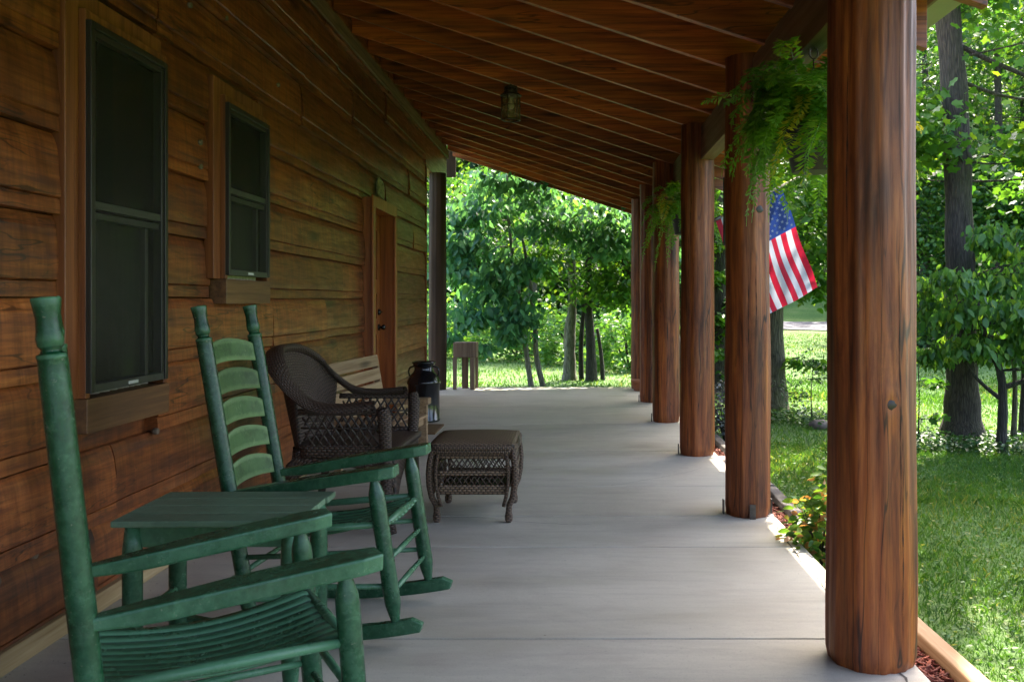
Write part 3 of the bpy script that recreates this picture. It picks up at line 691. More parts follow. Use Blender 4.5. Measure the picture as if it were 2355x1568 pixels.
# ------------------------------------------------------------------ rocking chairs
def rocker(label, loc, yaw, tilt, va):
    t_ = thing('rocking_chair', label, 'rocking chair', loc, yaw, 'green ladder back rocking chairs')
    t_.rotation_euler = (0, tilt, yaw)
    FW, BW = .232, .205
    g, w = M['green'], M['greenlit']
    P0, P1 = Vector((-.235, 0, .04)), Vector((-.39, 0, 1.19)); up = (P1-P0).normalized()
    for s in (-1, 1):
        yb, yf = s*BW, s*FW
        # rear post with turned finial
        b = MB(); L = (P1-P0).length
        pr = [(0, .012), (.02, .018), (.09, .027), (.14, .0275), (.5, .028), (1.0, .028), (L-.145, .0275), (L-.128, .0275), (L-.124, .0285), (L-.118, .0285), (L-.114, .020), (L-.108, .019), (L-.10, .0245), (L-.085, .0262), (L-.07, .024), (L-.045, .0225), (L-.02, .0255), (L-.006, .0275), (L-.001, .0265), (L, .0)]
        b.tube([P0+Vector((0, yb, 0))+up*d for d, r in pr], [r for d, r in pr], 20, a=va); b.build('rear_post', g, t_)
        # front leg, pointed at both ends
        A_, B_ = Vector((.30, yf, .04)), Vector((.237, yf, .582)); ax = B_-A_
        pr = [(0, .009), (.03, .012), (.16, .027), (.19, .0285), (.5, .028), (.84, .0285), (.875, .027), (.97, .013), (1, .011)]
        b = MB(); b.tube([A_+ax*d for d, r in pr], [r for d, r in pr], 20, a=va); b.build('front_leg', g, t_)
        # runner
        b = MB(); xs_ = [-.52+.905*i/18 for i in range(19)]; fz = lambda x: x*x/4.5
        ol = [(x, fz(x)) for x in xs_] + [(.395, fz(.385)+.028), (.355, fz(.36)+.05)] + [(x, fz(x)+.05) for x in xs_[::-1][2:-1]] + [(-.525, fz(-.52)+.03)]
        b.prism(ol, s*FW*1.0-.016, s*FW*1.0+.016, a=va); b.build('runner', g, t_, bevel=.004, recalc=True)
        # arm: board, broad at the front, narrow at the back
        b = MB(); n = 12; top = []; 
        def wid(u): return .018 + .030*min(1, u*1.9)**.8 - (.012*max(0, (u-.93)/.07))
        vs = []
        for i in range(n+1):
            u = i/n; x = -.292+.612*u; z = .527+.085*u+.004*math.sin(u*3.1); hw = wid(u); th = .041 if u > .2 else .026+.075*u
            yc = yb*(1-u)+yf*u
            for dy, dz in ((-hw, 0), (hw, 0), (hw, -th), (-hw, -th)): vs.append((x, yc+dy, z+dz))
        fs = [(i*4+j, i*4+(j+1) % 4, i*4+4+(j+1) % 4, i*4+4+j) for i in range(n) for j in range(4)] + [(3, 2, 1, 0), (n*4, n*4+1, n*4+2, n*4+3)]
        b.add(vs, fs, 0, va); b.build('arm', g if va < .5 else g, t_, bevel=.006, recalc=True)
        for (x0, z0, x1, z1, r) in ((.268, .305, -.268, .29, .011), (.284, .19, -.253, .18, .011), (.258, .405, -.283, .375, .014)):
            b = MB(); b.tube([(x0, yf, z0), ((x0+x1)/2, (yf+yb)/2, (z0+z1)/2), (x1, yb, z1)], [r*.8, r, r*.8], 12, a=va); b.build('stretcher', g, t_)
    for (x, z, hw, r) in ((.272, .275, FW, .011), (.285, .165, FW, .011), (-.262, .235, BW, .011), (.258, .395, FW, .015), (-.275, .345, BW, .014)):
        b = MB(); b.tube([(x, -hw, z), (x, 0, z), (x, hw, z)], [r*.8, r, r*.8], 12, a=va); b.build('stretcher', g, t_)
    # dished seat of narrow bent strips
    b = MB(); ns = 9
    for k in range(ns):
        c = (k-(ns-1)/2)/(ns/2)
        for_w = FW-.028; bw = BW-.026
        def fn(u, v, c=c):
            x = .275-.56*u; hw = for_w*(1-u)+bw*u; z = .418-.04*u-.036*math.sin(math.pi*min(1, u*1.02))**1.0 - .012*(1-c*c)
            if u < .06: z -= (.06-u)*.35
            return (x, c*hw*.98+(v-.5)*2*hw/ns*.95, z)
        b.grid(fn, 16, 2, a=.25+.5*random.random())
    b.build('seat', g, t_, solid=.006)
    # five bowed ladder slats
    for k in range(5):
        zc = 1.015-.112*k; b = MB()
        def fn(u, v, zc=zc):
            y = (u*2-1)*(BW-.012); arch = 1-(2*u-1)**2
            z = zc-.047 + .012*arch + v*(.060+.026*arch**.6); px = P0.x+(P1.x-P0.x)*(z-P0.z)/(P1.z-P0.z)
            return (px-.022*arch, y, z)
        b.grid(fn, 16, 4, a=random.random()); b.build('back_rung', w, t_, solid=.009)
    return t_
rocker('green rocking chair cut off at the bottom left corner, worn arms toward the porch floor', (-.868, 2.165, .004), R(29.5), R(2.0), .62)
rocker('whole green ladder back rocking chair standing between the small table and the wicker armchair', (-.882, 3.36, .004), R(-5), R(-2.2), .40)

# ------------------------------------------------------------------ green side table
st_ = thing('side_table', 'small green painted table between the two rocking chairs', 'table', (-1.078, 2.83, 0), R(1))
b = MB()
for k in range(4):
    y0 = -.205+.1025*k; b.bx(-.28, .275+random.uniform(-.006, .006), y0+.0008, y0+.1017, .53, .55, a=random.random())
b.build('table_top', M['tabletop'], st_, bevel=.004)
b = MB()
for s in (-1, 1): b.bx(-.235, .235, s*.150-.009, s*.150+.009, .46, .5285); b.bx(s*.225-.009, s*.225+.009, -.14, .14, .46, .5285)
b.build('apron', M['green'], st_, bevel=.003)
for sx in (-1, 1):
    for sy in (-1, 1):
        b = MB(); b.tube([(sx*.235, sy*.16, z) for z in (0, .02, .12, .40, .46, .528)], [.016, .02, .028, .029, .028, .02], 16); b.build('leg', M['green'], st_)
for s in (-1, 1):
    b = MB(); b.tube([(s*.235, -.16, .24), (s*.235, .16, .24)], .012, 10); b.build('stretcher', M['green'], st_)
    b = MB(); b.tube([(-.235, s*.16, .20), (.235, s*.16, .20)], .012, 10); b.build('stretcher', M['green'], st_)

# ------------------------------------------------------------------ dark wicker armchair, faces the lawn (+x)
def spl(pts, n):
    """Catmull-Rom through 3-D points"""
    P = [Vector(p) for p in pts]; P = [P[0]*2-P[1]] + P + [P[-1]*2-P[-2]]; out = []
    for i in range(1, len(P)-2):
        for k in range(n):
            u = k/n; a, b_, c, d = P[i-1], P[i], P[i+1], P[i+2]
            out.append(.5*((2*b_)+(c-a)*u+(2*a-5*b_+4*c-d)*u*u+(3*b_-a-3*c+d)*u**3))
    out.append(P[-2]); return out
wc = thing('wicker_armchair', 'dark brown wicker armchair with a high rounded back, between rocking chair and wooden bench', 'armchair', (-1.215, 4.93, 0), R(-1))
# rim runs: near arm front -> back top -> far arm front
rim = spl([(.22, -.39, .66), (.06, -.40, .645), (-.08, -.40, .66), (-.19, -.385, .74), (-.28, -.33, .845), (-.345, -.19, .915), (-.37, 0, .93), (-.345, .19, .915), (-.28, .33, .845), (-.19, .385, .74), (-.08, .40, .66), (.06, .40, .645), (.22, .39, .66)], 6)
base = spl([(.24, -.33, .40), (.05, -.335, .40), (-.10, -.32, .40), (-.19, -.28, .40), (-.235, -.20, .40), (-.25, -.10, .40), (-.25, 0, .40), (-.25, .10, .40), (-.235, .20, .40), (-.19, .28, .40), (-.10, .32, .40), (.05, .335, .40), (.24, .33, .40)], 6)
NR = len(rim)-1
def shell(u, v):
    i = u*NR; k = min(NR-1, int(i)); f = i-k
    top = rim[k].lerp(rim[k+1], f); bot = base[k].lerp(base[k+1], f)
    p = bot.lerp(top, v); return p
b = MB()
u0, u1 = .245, .755
b.grid(lambda u, v: shell(u0+(u1-u0)*u, v+.02*math.sin(v*3)), 40, 14, uvs=(1.0, .55)); bk = b.build('backrest', M['wicker'], wc, solid=.014)
b = MB()      # rolled rim: broad flat wrap
def rimfn(u, v):
    i = u*NR; k = min(NR-1, int(i)); p = rim[k].lerp(rim[k+1], i-k); tg = (rim[k+1]-rim[k]).normalized()
    out = Vector((0, 0, 1)).cross(tg); out.normalize()
    out = -out if out.dot(Vector((p.x*0+p.x+.0, p.y, 0))) < 0 else out
    w = .052; a_ = v*2*math.pi
    return p + out*(.012+w*math.cos(a_)) + Vector((0, 0, .026*math.sin(a_) - .012*math.cos(a_)))
b.grid(rimfn, 84, 12, uvs=(2.4, .25)); b.build('rolled_rim', M['wickerrim'], wc)
for s in (-1, 1):
    b = MB(); b.tube([(.265, s*.392, .65), (.275, s*.39, .60), (.275, s*.37, .48), (.27, s*.34, .36), (.27, s*.33, .25), (.285, s*.335, .1), (.305, s*.345, 0)], [.03, .036, .033, .034, .03, .026, .024], 12); b.build('leg', M['wickerrim'], wc)
    b = MB(); b.tube([(-.20, s*.29, .42), (-.23, s*.30, .2), (-.27, s*.31, 0)], [.026, .024, .022], 12); b.build('leg', M['wickerrim'], wc)
    # open lattice under the arm
    b = MB(); xs_ = np.linspace(-.14, .29, 11)
    def sp(x, z): 
        f = (z-.40)/.265; return (x, s*(.335+.058*f), z)
    for x in np.linspace(-.30, .29, 15):
        for sg in (1, -1):
            pts = []
            for q in np.linspace(0, 1, 6):
                xx = x + (q if sg == 1 else 1-q)*.125; zz = .44+.20*q
                if -.16 <= xx <= .255: pts.append(sp(xx, zz))
            if len(pts) > 2: b.tube(pts, .0055, 6)
    b.tube([sp(-.16, .545), sp(.255, .545)], .005, 6)
    b.build('lattice', M['dcane'], wc)
    b = MB(); b.grid(lambda u, v: sp(-.17+.43*u, .385+.07*v), 10, 3, uvs=(.48, .07)); b.grid(lambda u, v: sp(-.17+.43*u, .615+.03*v), 10, 3, uvs=(.48, .05)); b.build('arm_panel', M['wicker'], wc, solid=.012)
    b = MB()
    b.grid(lambda u, v: (-.25+.56*u, s*(.325+.004*v), (.30-.04*math.sin(math.pi*u)*-1 - .07*(abs(u-.5)*2)**3)+v*(.12)), 20, 4, uvs=(.56, .12)); b.build('side_skirt', M['wicker'], wc, solid=.012)
b = MB()      # arched front skirt
b.grid(lambda u, v: (.315-.012*v, (u-.5)*.65, (.31-.20*(abs(u-.5)*2)**2.6)*(1-v)+v*.42), 24, 5, uvs=(.65, .2)); b.build('front_skirt', M['wicker'], wc, solid=.014)
b = MB()
b.grid(lambda u, v: (-.24+.57*u, (v-.5)*(.50+.15*min(1, u*2.5)), .415+.022*math.sin(math.pi*u)*math.sin(math.pi*v)), 16, 16, uvs=(.57, .62)); b.build('seat', M['wicker'], wc, solid=.03)

# ------------------------------------------------------------------ wicker ottoman
ot = thing('wicker_ottoman', 'square brown wicker ottoman with curved legs, alone on the open concrete', 'ottoman', (-.53, 5.055, 0), R(0))
hx, hy = .20, .235
b = MB()
def topfn(u, v):
    x, y = (u*2-1), (v*2-1); cx_ = x*(hx+.026); cy_ = y*(hy+.026); e = max(abs(x), abs(y))
    return (cx_, cy_, .425+.016*(1-x*x)*(1-y*y)-.012*e**6)
b.grid(topfn, 24, 24, uvs=(.45, .52)); b.build('seat', M['rattan'], ot, solid=.02)
def ring(z, ex, r, n=8):
    pts = []
    for i in range(32):
        a_ = 2*math.pi*i/32; c, s_ = math.cos(a_), math.sin(a_); p = .22
        pts.append(((hx+ex)*math.copysign(abs(c)**p, c), (hy+ex)*math.copysign(abs(s_)**p, s_), z))
    return pts, r
b = MB()
for z, ex, r in ((.405, .028, .018), (.385, .03, .014), (.372, .024, .012)):
    pts, r = ring(z, ex, r); b.tube(pts, r, 8, closed=True)
b.build('rolled_rim', M['rattanrim'], ot)
bul = lambda z: .012+.034*math.sin(math.pi*min(1, max(0, (z-.08)/.36)))
for si, (ax, s) in enumerate(((0, -1), (0, 1), (1, -1), (1, 1))):
    L = hx if ax == 0 else hy
    def sp(q, z, o=0):
        d = (hy if ax == 0 else hx)-.012+bul(z)*.75+o
        return (q, s*d, z) if ax == 0 else (s*d, q, z)
    b = MB()
    for zz0, zz1 in ((.155, .205), (.255, .285), (.345, .385)):
        b.grid(lambda u, v: sp((u*2-1)*(L-.005), zz0+(zz1-zz0)*v), 14, 3, uvs=(2*L, zz1-zz0))
    b.build('side_panel', M['rattan'], ot, solid=.012)
    b = MB(); nL = int(L*2/.032)
    for zz0, zz1 in ((.205, .255), (.285, .345)):
        for k in range(-2, nL+1):
            for sg in (1, -1):
                q0 = -L + (k+.5)*.032; q1 = q0+.036; pts = [(q0 if sg == 1 else q1, zz0), (q1 if sg == 1 else q0, zz1)]
                if min(q0, q1) > -L and max(q0, q1) < L: b.tube([sp(p, z) for p, z in pts], .0032, 6)
    b.build('lattice', M['cane'], ot)
for sx in (-1, 1):
    for sy in (-1, 1):
        b = MB(); zs = [0, .012, .035, .055, .09, .14, .20, .27, .33, .39]; rs = [.014, .021, .022, .017, .016, .017, .018, .018, .017, .016]
        b.tube([(sx*(hx-.005+bul(z)*.8-.01*(z < .1)), sy*(hy-.005+bul(z)*.8-.01*(z < .1)), z) for z in zs], rs, 12); b.build('leg', M['rattanrim'], ot)
        b = MB(); b.tube([(sx*(hx-.045+bul(z)*.9), sy*(hy+.002+bul(z)*.8), z) for z in zs[4:]], .010, 10); b.build('leg_bow', M['rattanrim'], ot)
b = MB(); b.bx(-hx+.01, hx-.01, -hy+.01, hy-.01, .158, .17); b.build('shelf', M['rattan'], ot)

# ------------------------------------------------------------------ slatted bench against the wall
bn = thing('garden_bench', 'low natural wood bench with a slatted back, against the logs near the door', 'bench', (-1.455, 6.66, 0), R(-5))
BL = .62; p = M['pine']
for k in range(4):
    z = .375+.106*k; f = (z-.3)/.4
    b = MB(); b.box((-.10-.07*f, 0, z+.02), (.022, BL*2-.10, .090), Matrix.Rotation(-.20, 3, 'Y'), a=random.random()); b.build('back_slat', p, bn, bevel=.004)
for k in range(4):
    b = MB(); b.box((-.05+.085*k, 0, .275-.003*k), (.078, BL*2-.06, .022), None, a=random.random()); b.build('seat_slat', p, bn, bevel=.004)
for s in (-1, 1):
    b = MB(); b.bx(.165, .235, s*BL-.022, s*BL+.022, 0, .352); b.build('leg', p, bn, bevel=.004)
    b = MB(); b.box((-.135, s*BL*.93, .37), (.05, .04, .745), Matrix.Rotation(-.16, 3, 'Y')); b.build('leg', p, bn, bevel=.004)
    b = MB(); b.bx(-.17, .255, s*BL-.05, s*BL+.05, .353, .405); b.build('arm', p, bn, bevel=.006)
    b = MB(); b.bx(-.10, .163, s*BL-.018, s*BL+.018, .20, .26); b.build('rail', p, bn, bevel=.003)
b = MB(); b.bx(.175, .21, -BL+.023, BL-.023, .19, .255); b.build('rail', p, bn, bevel=.003)

# ------------------------------------------------------------------ black milk can
mc = thing('milk_can', 'glossy black milk can standing by the door at the end of the bench', 'milk can', (-1.46, 8.86, 0))
b = MB(); b.lathe([(.150, 0), (.160, .004), (.162, .02), (.156, .03), (.156, .36), (.163, .37), (.166, .385), (.163, .40), (.157, .41), (.148, .43), (.125, .465), (.105, .485), (.095, .50), (.092, .515), (.094, .55)], 40); b.build('can_body', M['black'], mc)
b = MB(); b.lathe([(.094, .548), (.102, .555), (.112, .572), (.118, .578), (.117, .588), (.108, .590), (.098, .575), (.07, .570), (0, .570)], 40); b.build('lid', M['black'], mc)
for s in (-1, 1):
    b = MB(); b.tube(spl([(s*.09, 0, .545), (s*.135, 0, .53), (s*.150, 0, .49), (s*.14, 0, .445)], 5), .008, 8); b.build('handle', M['black'], mc)
b = MB(); b.bx(-1.72, -1.21, 7.95, 8.52, .001, .018); tag(b.build('doormat', M['mat'], bevel=.004), 'thin brown doormat lying between bench and black milk can', 'doormat')

# ------------------------------------------------------------------ wooden stand at the far corner
sd = thing('wooden_stand', 'rough wooden stand with a block top on short legs at the far porch edge', 'stand', (-1.42, 12.08, 0))
b = MB(); b.bx(-.157, .157, -.13, .13, .43, .632); b.build('block_top', M['stand'], sd, bevel=.01)
for x, y, w in ((-.135, -.11, .05), (.10, -.11, .062), (-.02, .08, .085), (.135, .10, .04)):
    b = MB(); b.bx(x-w/2, x+w/2, y-.025, y+.025, 0, .429); b.build('leg', M['stand'], sd, bevel=.004)

# ------------------------------------------------------------------ ceiling lantern
ln = thing('porch_lantern', 'hexagonal bronze lantern hanging under the porch rafters', 'lantern', (-.505, 7.516, 0))
zt = 3.0
b = MB(); b.tube([(0, 0, zt+.05), (0, 0, zt-.02)], .012, 10); b.lathe([(.05, zt-.02), (.055, zt-.018), (.055, zt-.004), (.03, zt)], 20); b.lathe([(.062, zt-.06), (.050, zt-.035), (.050, zt-.02)], 20)
for i in range(10):
    a_ = i*.628; b.box((.054*math.cos(a_), .054*math.sin(a_), zt-.028), (.006, .012, .022), Matrix.Rotation(a_, 3, 'Z'))
b.lathe([(.088, zt-.085), (.092, zt-.08), (.07, zt-.062), (.062, zt-.06)], 24); b.build('cap', M['bronze'], ln)
b = MB(); z0, z1 = zt-.285, zt-.085; hr = .078
pt = [(hr*math.cos(i*math.pi/3+.26), hr*math.sin(i*math.pi/3+.26)) for i in range(6)]
for x, y in pt: b.tube([(x, y, z0), (x, y, z1)], .0045, 6)
for z, r in ((z0, .007), (z1, .005), ((z0+z1)/2+.02, .003)):
    b.tube([(x, y, z) for x, y in pt], r, 6, closed=True)
b.build('cage', M['bronze'], ln)
b = MB()
for i in range(6):
    x, y = pt[i]; x2, y2 = pt[(i+1) % 6]; q = .965
    b.add([(x*q, y*q, z0), (x2*q, y2*q, z0), (x2*q, y2*q, z1), (x*q, y*q, z1)], [(0, 1, 2, 3)])
b.build('glass', M['lampglass'], ln)
b = MB(); b.lathe([(0, -.075), (.014, -.073), (.027, -.058), (.030, -.042), (.024, -.02), (.017, 0), (.017, .02)], 16, (0, -.0, zt-.12)); b.build('bulb', M['bulb'], ln)
b = MB(); b.tube([(0, 0, z0), (.0, -.01, z0-.045)], .0015, 5); b.build('pull_chain', M['bronze'], ln)

# ------------------------------------------------------------------ terracotta pot by the far post
tp_ = thing('terracotta_pot', 'low terracotta bowl at the foot of the farthest post', 'plant pot', (.925, 11.82, 0))
b = MB(); b.lathe([(.085, 0), (.088, .01), (.118, .115), (.128, .118), (.130, .145), (.118, .147), (.108, .115), (0, .112)], 28); b.build('bowl', M['terracotta'], tp_)
# ------------------------------------------------------------------ wind chime
wch = thing('wind_chime', 'dark metal wind chime hanging from the porch beam beside the orange brown post', 'wind chime', (1.03, 5.72, 0))
b = MB(); b.lathe([(0, 2.07), (.055, 2.066), (.058, 2.055), (.05, 2.05), (0, 2.05)], 20); b.build('top_disc', M['chimewood'], wch)
for i in range(6):
    a_ = i*1.047; x, y = .042*math.cos(a_), .042*math.sin(a_); L = .33+.035*(i % 4)
    b = MB(); b.tube([(x, y, 1.985), (x, y, 1.985-L)], .0105, 10); b.tube([(x, y, 2.055), (x, y, 1.98)], .001, 4, caps=False); b.build('chime_tube', M['chime'], wch)
b = MB()
for i in range(3):
    a_ = i*2.094; b.tube([(.04*math.cos(a_), .04*math.sin(a_), 2.06), (0, 0, 2.20)], .001, 4)
b.tube([(0, 0, 2.2), (0, 0, 2.281)], .002, 5); b.build('hanger', M['iron'], wch)

# ------------------------------------------------------------------ flag on a pole at the third post
fg = thing('flag', 'stars and stripes flag on a slanted pole beyond the orange brown post', 'flag', (1.115, 6.99, 1.82))
hd = Vector((.862, .10, .44)).normalized(); fd_ = Vector((.34, .02, -.94)).normalized(); HO, FL = .60, .85
o0 = hd*.02
fn_ = hd.cross(fd_).normalized()
def fp(h, f):
    w = (.024*math.sin(f*9+h*3)+.013*math.sin(h*13-f*4))*min(1, f*2.5)
    p = o0 + hd*(h*HO) + fd_*(f*FL) + fn_*w; p.z += -.012*math.sin(math.pi*h)*f; return p
b = MB(); nh, nf = 26, 40
for j in range(nf+1):
    for i in range(nh+1): b.V.append(tuple(fp(i/nh, j/nf))); b.A.append(.5); b.U.append((0, 0))
for j in range(nf):
    for i in range(nh):
        s = i*13//nh; can = (s >= 6 and j < 16)
        b.F.append((j*(nh+1)+i, j*(nh+1)+i+1, (j+1)*(nh+1)+i+1, (j+1)*(nh+1)+i)); b.S.append(True); b.M.append(2 if can else (0 if s % 2 == 0 else 1))
b.build('flag_cloth', [M['red'], M['white'], M['blue']], fg)
b = MB(); h0 = 6/13
for r_ in range(9):
    for c_ in range(11):
        if (r_+c_) % 2: continue
        hc = 1-(r_+1)/10*(1-h0); fc = (c_+1)/12*.4; rad = .0145
        for side in (.0022, -.0022):
            c0 = fp(hc, fc)+fn_*side; ex = hd; ey = -fd_ 
            vs = [c0]
            for q in range(10):
                rr_ = rad if q % 2 == 0 else rad*.4; an = math.pi*q/5
                vs.append(fp(hc + rr_*math.cos(an)/HO, fc - rr_*math.sin(an)/FL)+fn_*side)
            b.add(vs, [(0, 1+q, 1+(q+1) % 10) for q in range(10)])
b.build('star_pattern', M['white'], fg)
b = MB(); b.tube([(-.0, 0, -.0), tuple(hd*(HO+.16))], .0095, 10); b.tube([tuple(hd*(HO+.155)), tuple(hd*(HO+.175)), tuple(hd*(HO+.19))], [.012, .014, .004], 10); b.build('pole', M['chimewood'], fg)
b = MB(); b.tube([tuple(-hd*.02), tuple(hd*.07)], .014, 10); b.box((-.004, 0, -.0), (.012, .04, .075)); b.build('bracket', M['steel'], fg)

# ------------------------------------------------------------------ hanging ferns
def fern(label, loc, rad, drop, seed, nfr=90):
    t_ = thing('hanging_fern', label, 'hanging plant', loc, 0, 'ferns hanging from the porch beam')
    r = np.random.default_rng(seed); zr = 1.93 - loc[2] if False else 0
    V = []; Fc = []; A = []
    for k in range(nfr):
        an = r.uniform(0, 6.283); el_ = r.uniform(-.1, 1.35)**1.0; L = r.uniform(.65, 1.15)
        reach = rad*L*math.cos(el_*.75)*r.uniform(.75, 1.1); rise = .30*math.sin(el_)*r.uniform(.6, 1.25)
        dp = drop*r.uniform(.4, .95)*(1.05-.75*el_/1.35)
        if r.random() < .10: reach *= 1.35; dp *= .35
        n = 40; age = r.random(); yellow = r.random() < .12
        a2 = an + r.uniform(-.4, .4)
        pts = []
        for i in range(n+1):
            u = i/n; q = reach*(1-(1-u)**1.7); z = rise*math.sin(min(1, u*1.5)*math.pi*.6) - dp*u**1.9
            aa = an+(a2-an)*u; pts.append(np.array([.05*math.cos(an)+q*math.cos(aa), .05*math.sin(an)+q*math.sin(aa), z]))
        for i in range(2, n):
            tg = pts[i+1 if i < n else n]-pts[i-1]; tg = tg/np.linalg.norm(tg)
            sd_ = np.cross(tg, [0, 0, 1.0]) + .15*r.normal(size=3)
            if np.linalg.norm(sd_) < .2: sd_ = np.array([-math.sin(an), math.cos(an), 0])
            sd_ /= np.linalg.norm(sd_); u = i/n
            w = .062*math.sin(math.pi*min(1, .12+u*.92))**.7*(.7+.3*L)
            for s in (-1, 1):
                d = sd_*s*w + tg*w*.25 + np.array([0, 0, -.012*r.random()]); pw = tg*.0062
                b0 = len(V); p = pts[i]
                V += [p-pw*.6, p+d*.5-pw, p+d, p+d*.5+pw*1.1]; Fc.append((b0, b0+1, b0+2, b0+3))
                A += [min(1, (.25+.45*age+.2*r.random()+(.35 if yellow else 0)))]*4
        # rachis strip
        for i in range(n):
            b0 = len(V); s2 = np.array([.0012, .0012, 0]); V += [pts[i]-s2, pts[i]+s2, pts[i+1]+s2, pts[i+1]-s2]; Fc.append((b0, b0+1, b0+2, b0+3)); A += [.55]*4
    np_mesh('fronds', V, Fc, M['fernleaf'], A, t_)
    b = MB(); b.lathe([(.085, -.19), (.09, -.188), (.128, -.02), (.135, -.018), (.135, 0), (.122, 0), (.115, -.03), (0, -.03)], 24); b.build('basket', M['pot'], t_)
    top = 2.28-loc[2]
    b = MB()
    for i in range(3):
        a_ = i*2.094+.3; b.tube([(.128*math.cos(a_), .128*math.sin(a_), 0), (0, 0, top-.09)], .0018, 5)
    b.tube([(0, 0, top-.09), (.0, 0, top-.06)], .003, 6)
    b.tube([(.018*math.sin(q), 0, top-.035+.024*math.cos(q)*(1 if q < 5 else 1)) for q in np.linspace(.2, 5.6, 12)], .003, 6)
    b.build('hanger', M['bronze'], t_)
fern('large bushy fern in a hanging basket beside the foreground post, in front of the flag', (1.03, 3.78, 1.93), .36, .44, 5, 170)
fern('smaller dark fern basket half hidden behind the reddish post', (1.03, 8.05, 1.98), .36, .52, 8, 90)

# ------------------------------------------------------------------ plants: leaf clouds and trees
def leafmesh(name, C, size, mat, r, parent=None, flat=.75, droop=.25, shape='leaf', bias=None, tone=(.15, .8)):
    n = len(C); C = np.asarray(C, float)
    size = np.broadcast_to(size, (n,))*r.uniform(.65, 1.2, n)
    a_ = r.uniform(0, 2*np.pi, n); t_ = np.stack([np.cos(a_), np.sin(a_), -droop - r.uniform(0, .9, n)*droop*2], 1)
    if bias is not None: t_ = t_ + np.asarray(bias)
    t_ /= np.linalg.norm(t_, axis=1, keepdims=True)
    nn = np.stack([r.normal(0, 1-flat, n), r.normal(0, 1-flat, n), np.ones(n)*flat + .15], 1) + .25*r.normal(size=(n, 3))
    s_ = np.cross(nn, t_); s_ /= np.linalg.norm(s_, axis=1, keepdims=True)+1e-9; nn = np.cross(t_, s_)
    L = size[:, None]
    if shape == 'leaf':
        pts = [(0, 0, 0), (.28, .26, .06), (.64, .23, .05), (1, 0, -.08), (.64, -.23, .05), (.28, -.26, .06)]; fs = [(0, 1, 2, 3), (0, 3, 4, 5)]
    elif shape == 'lobed':
        pts = [(0, 0, 0), (.15, .30, .03), (.42, .26, .02), (.62, .48, 0), (.70, .20, .02), (1, 0, -.06), (.70, -.20, .02), (.62, -.48, 0), (.42, -.26, .02), (.15, -.30, .03)]; fs = [(0, 1, 2, 4), (0, 4, 5, 6), (0, 6, 8, 9), (2, 3, 4, 4), (8, 6, 7, 7)]
        fs = [(0, 1, 2), (2, 3, 4), (0, 2, 4), (0, 4, 5), (0, 5, 6), (0, 6, 8), (8, 6, 7), (0, 8, 9)]
    else:
        pts = [(0, 0, 0), (.45, .30, .05), (1, 0, -.04), (.45, -.30, .05)]; fs = [(0, 1, 2, 3)]
    P = np.stack([C + L*(p[0]*t_+p[1]*s_+p[2]*nn) for p in pts], 1).reshape(-1, 3)
    k = len(pts); F = (np.arange(n)[:, None, None]*k + np.array(fs)[None]).reshape(-1, len(fs[0]))
    A = np.repeat(np.clip(r.normal((tone[0]+tone[1])/2, (tone[1]-tone[0])/2.2, n), 0, 1), k)
    return np_mesh(name, P, F, mat, A, parent)

def limb(mb, a, b_, r0, r1, r, n=6, sag=.15, a_at=.5):
    a = Vector(a); b_ = Vector(b_); L = (b_-a).length; pts = []
    j = Vector(r.normal(0, .06*L, 3)); 
    for i in range(n+1):
        u = i/n; p = a.lerp(b_, u); p += j*math.sin(math.pi*u); p.z += sag*L*math.sin(math.pi*u)*.6; pts.append(p)
    mb.tube(pts, [r0+(r1-r0)*i/n for i in range(n+1)], 7); return pts

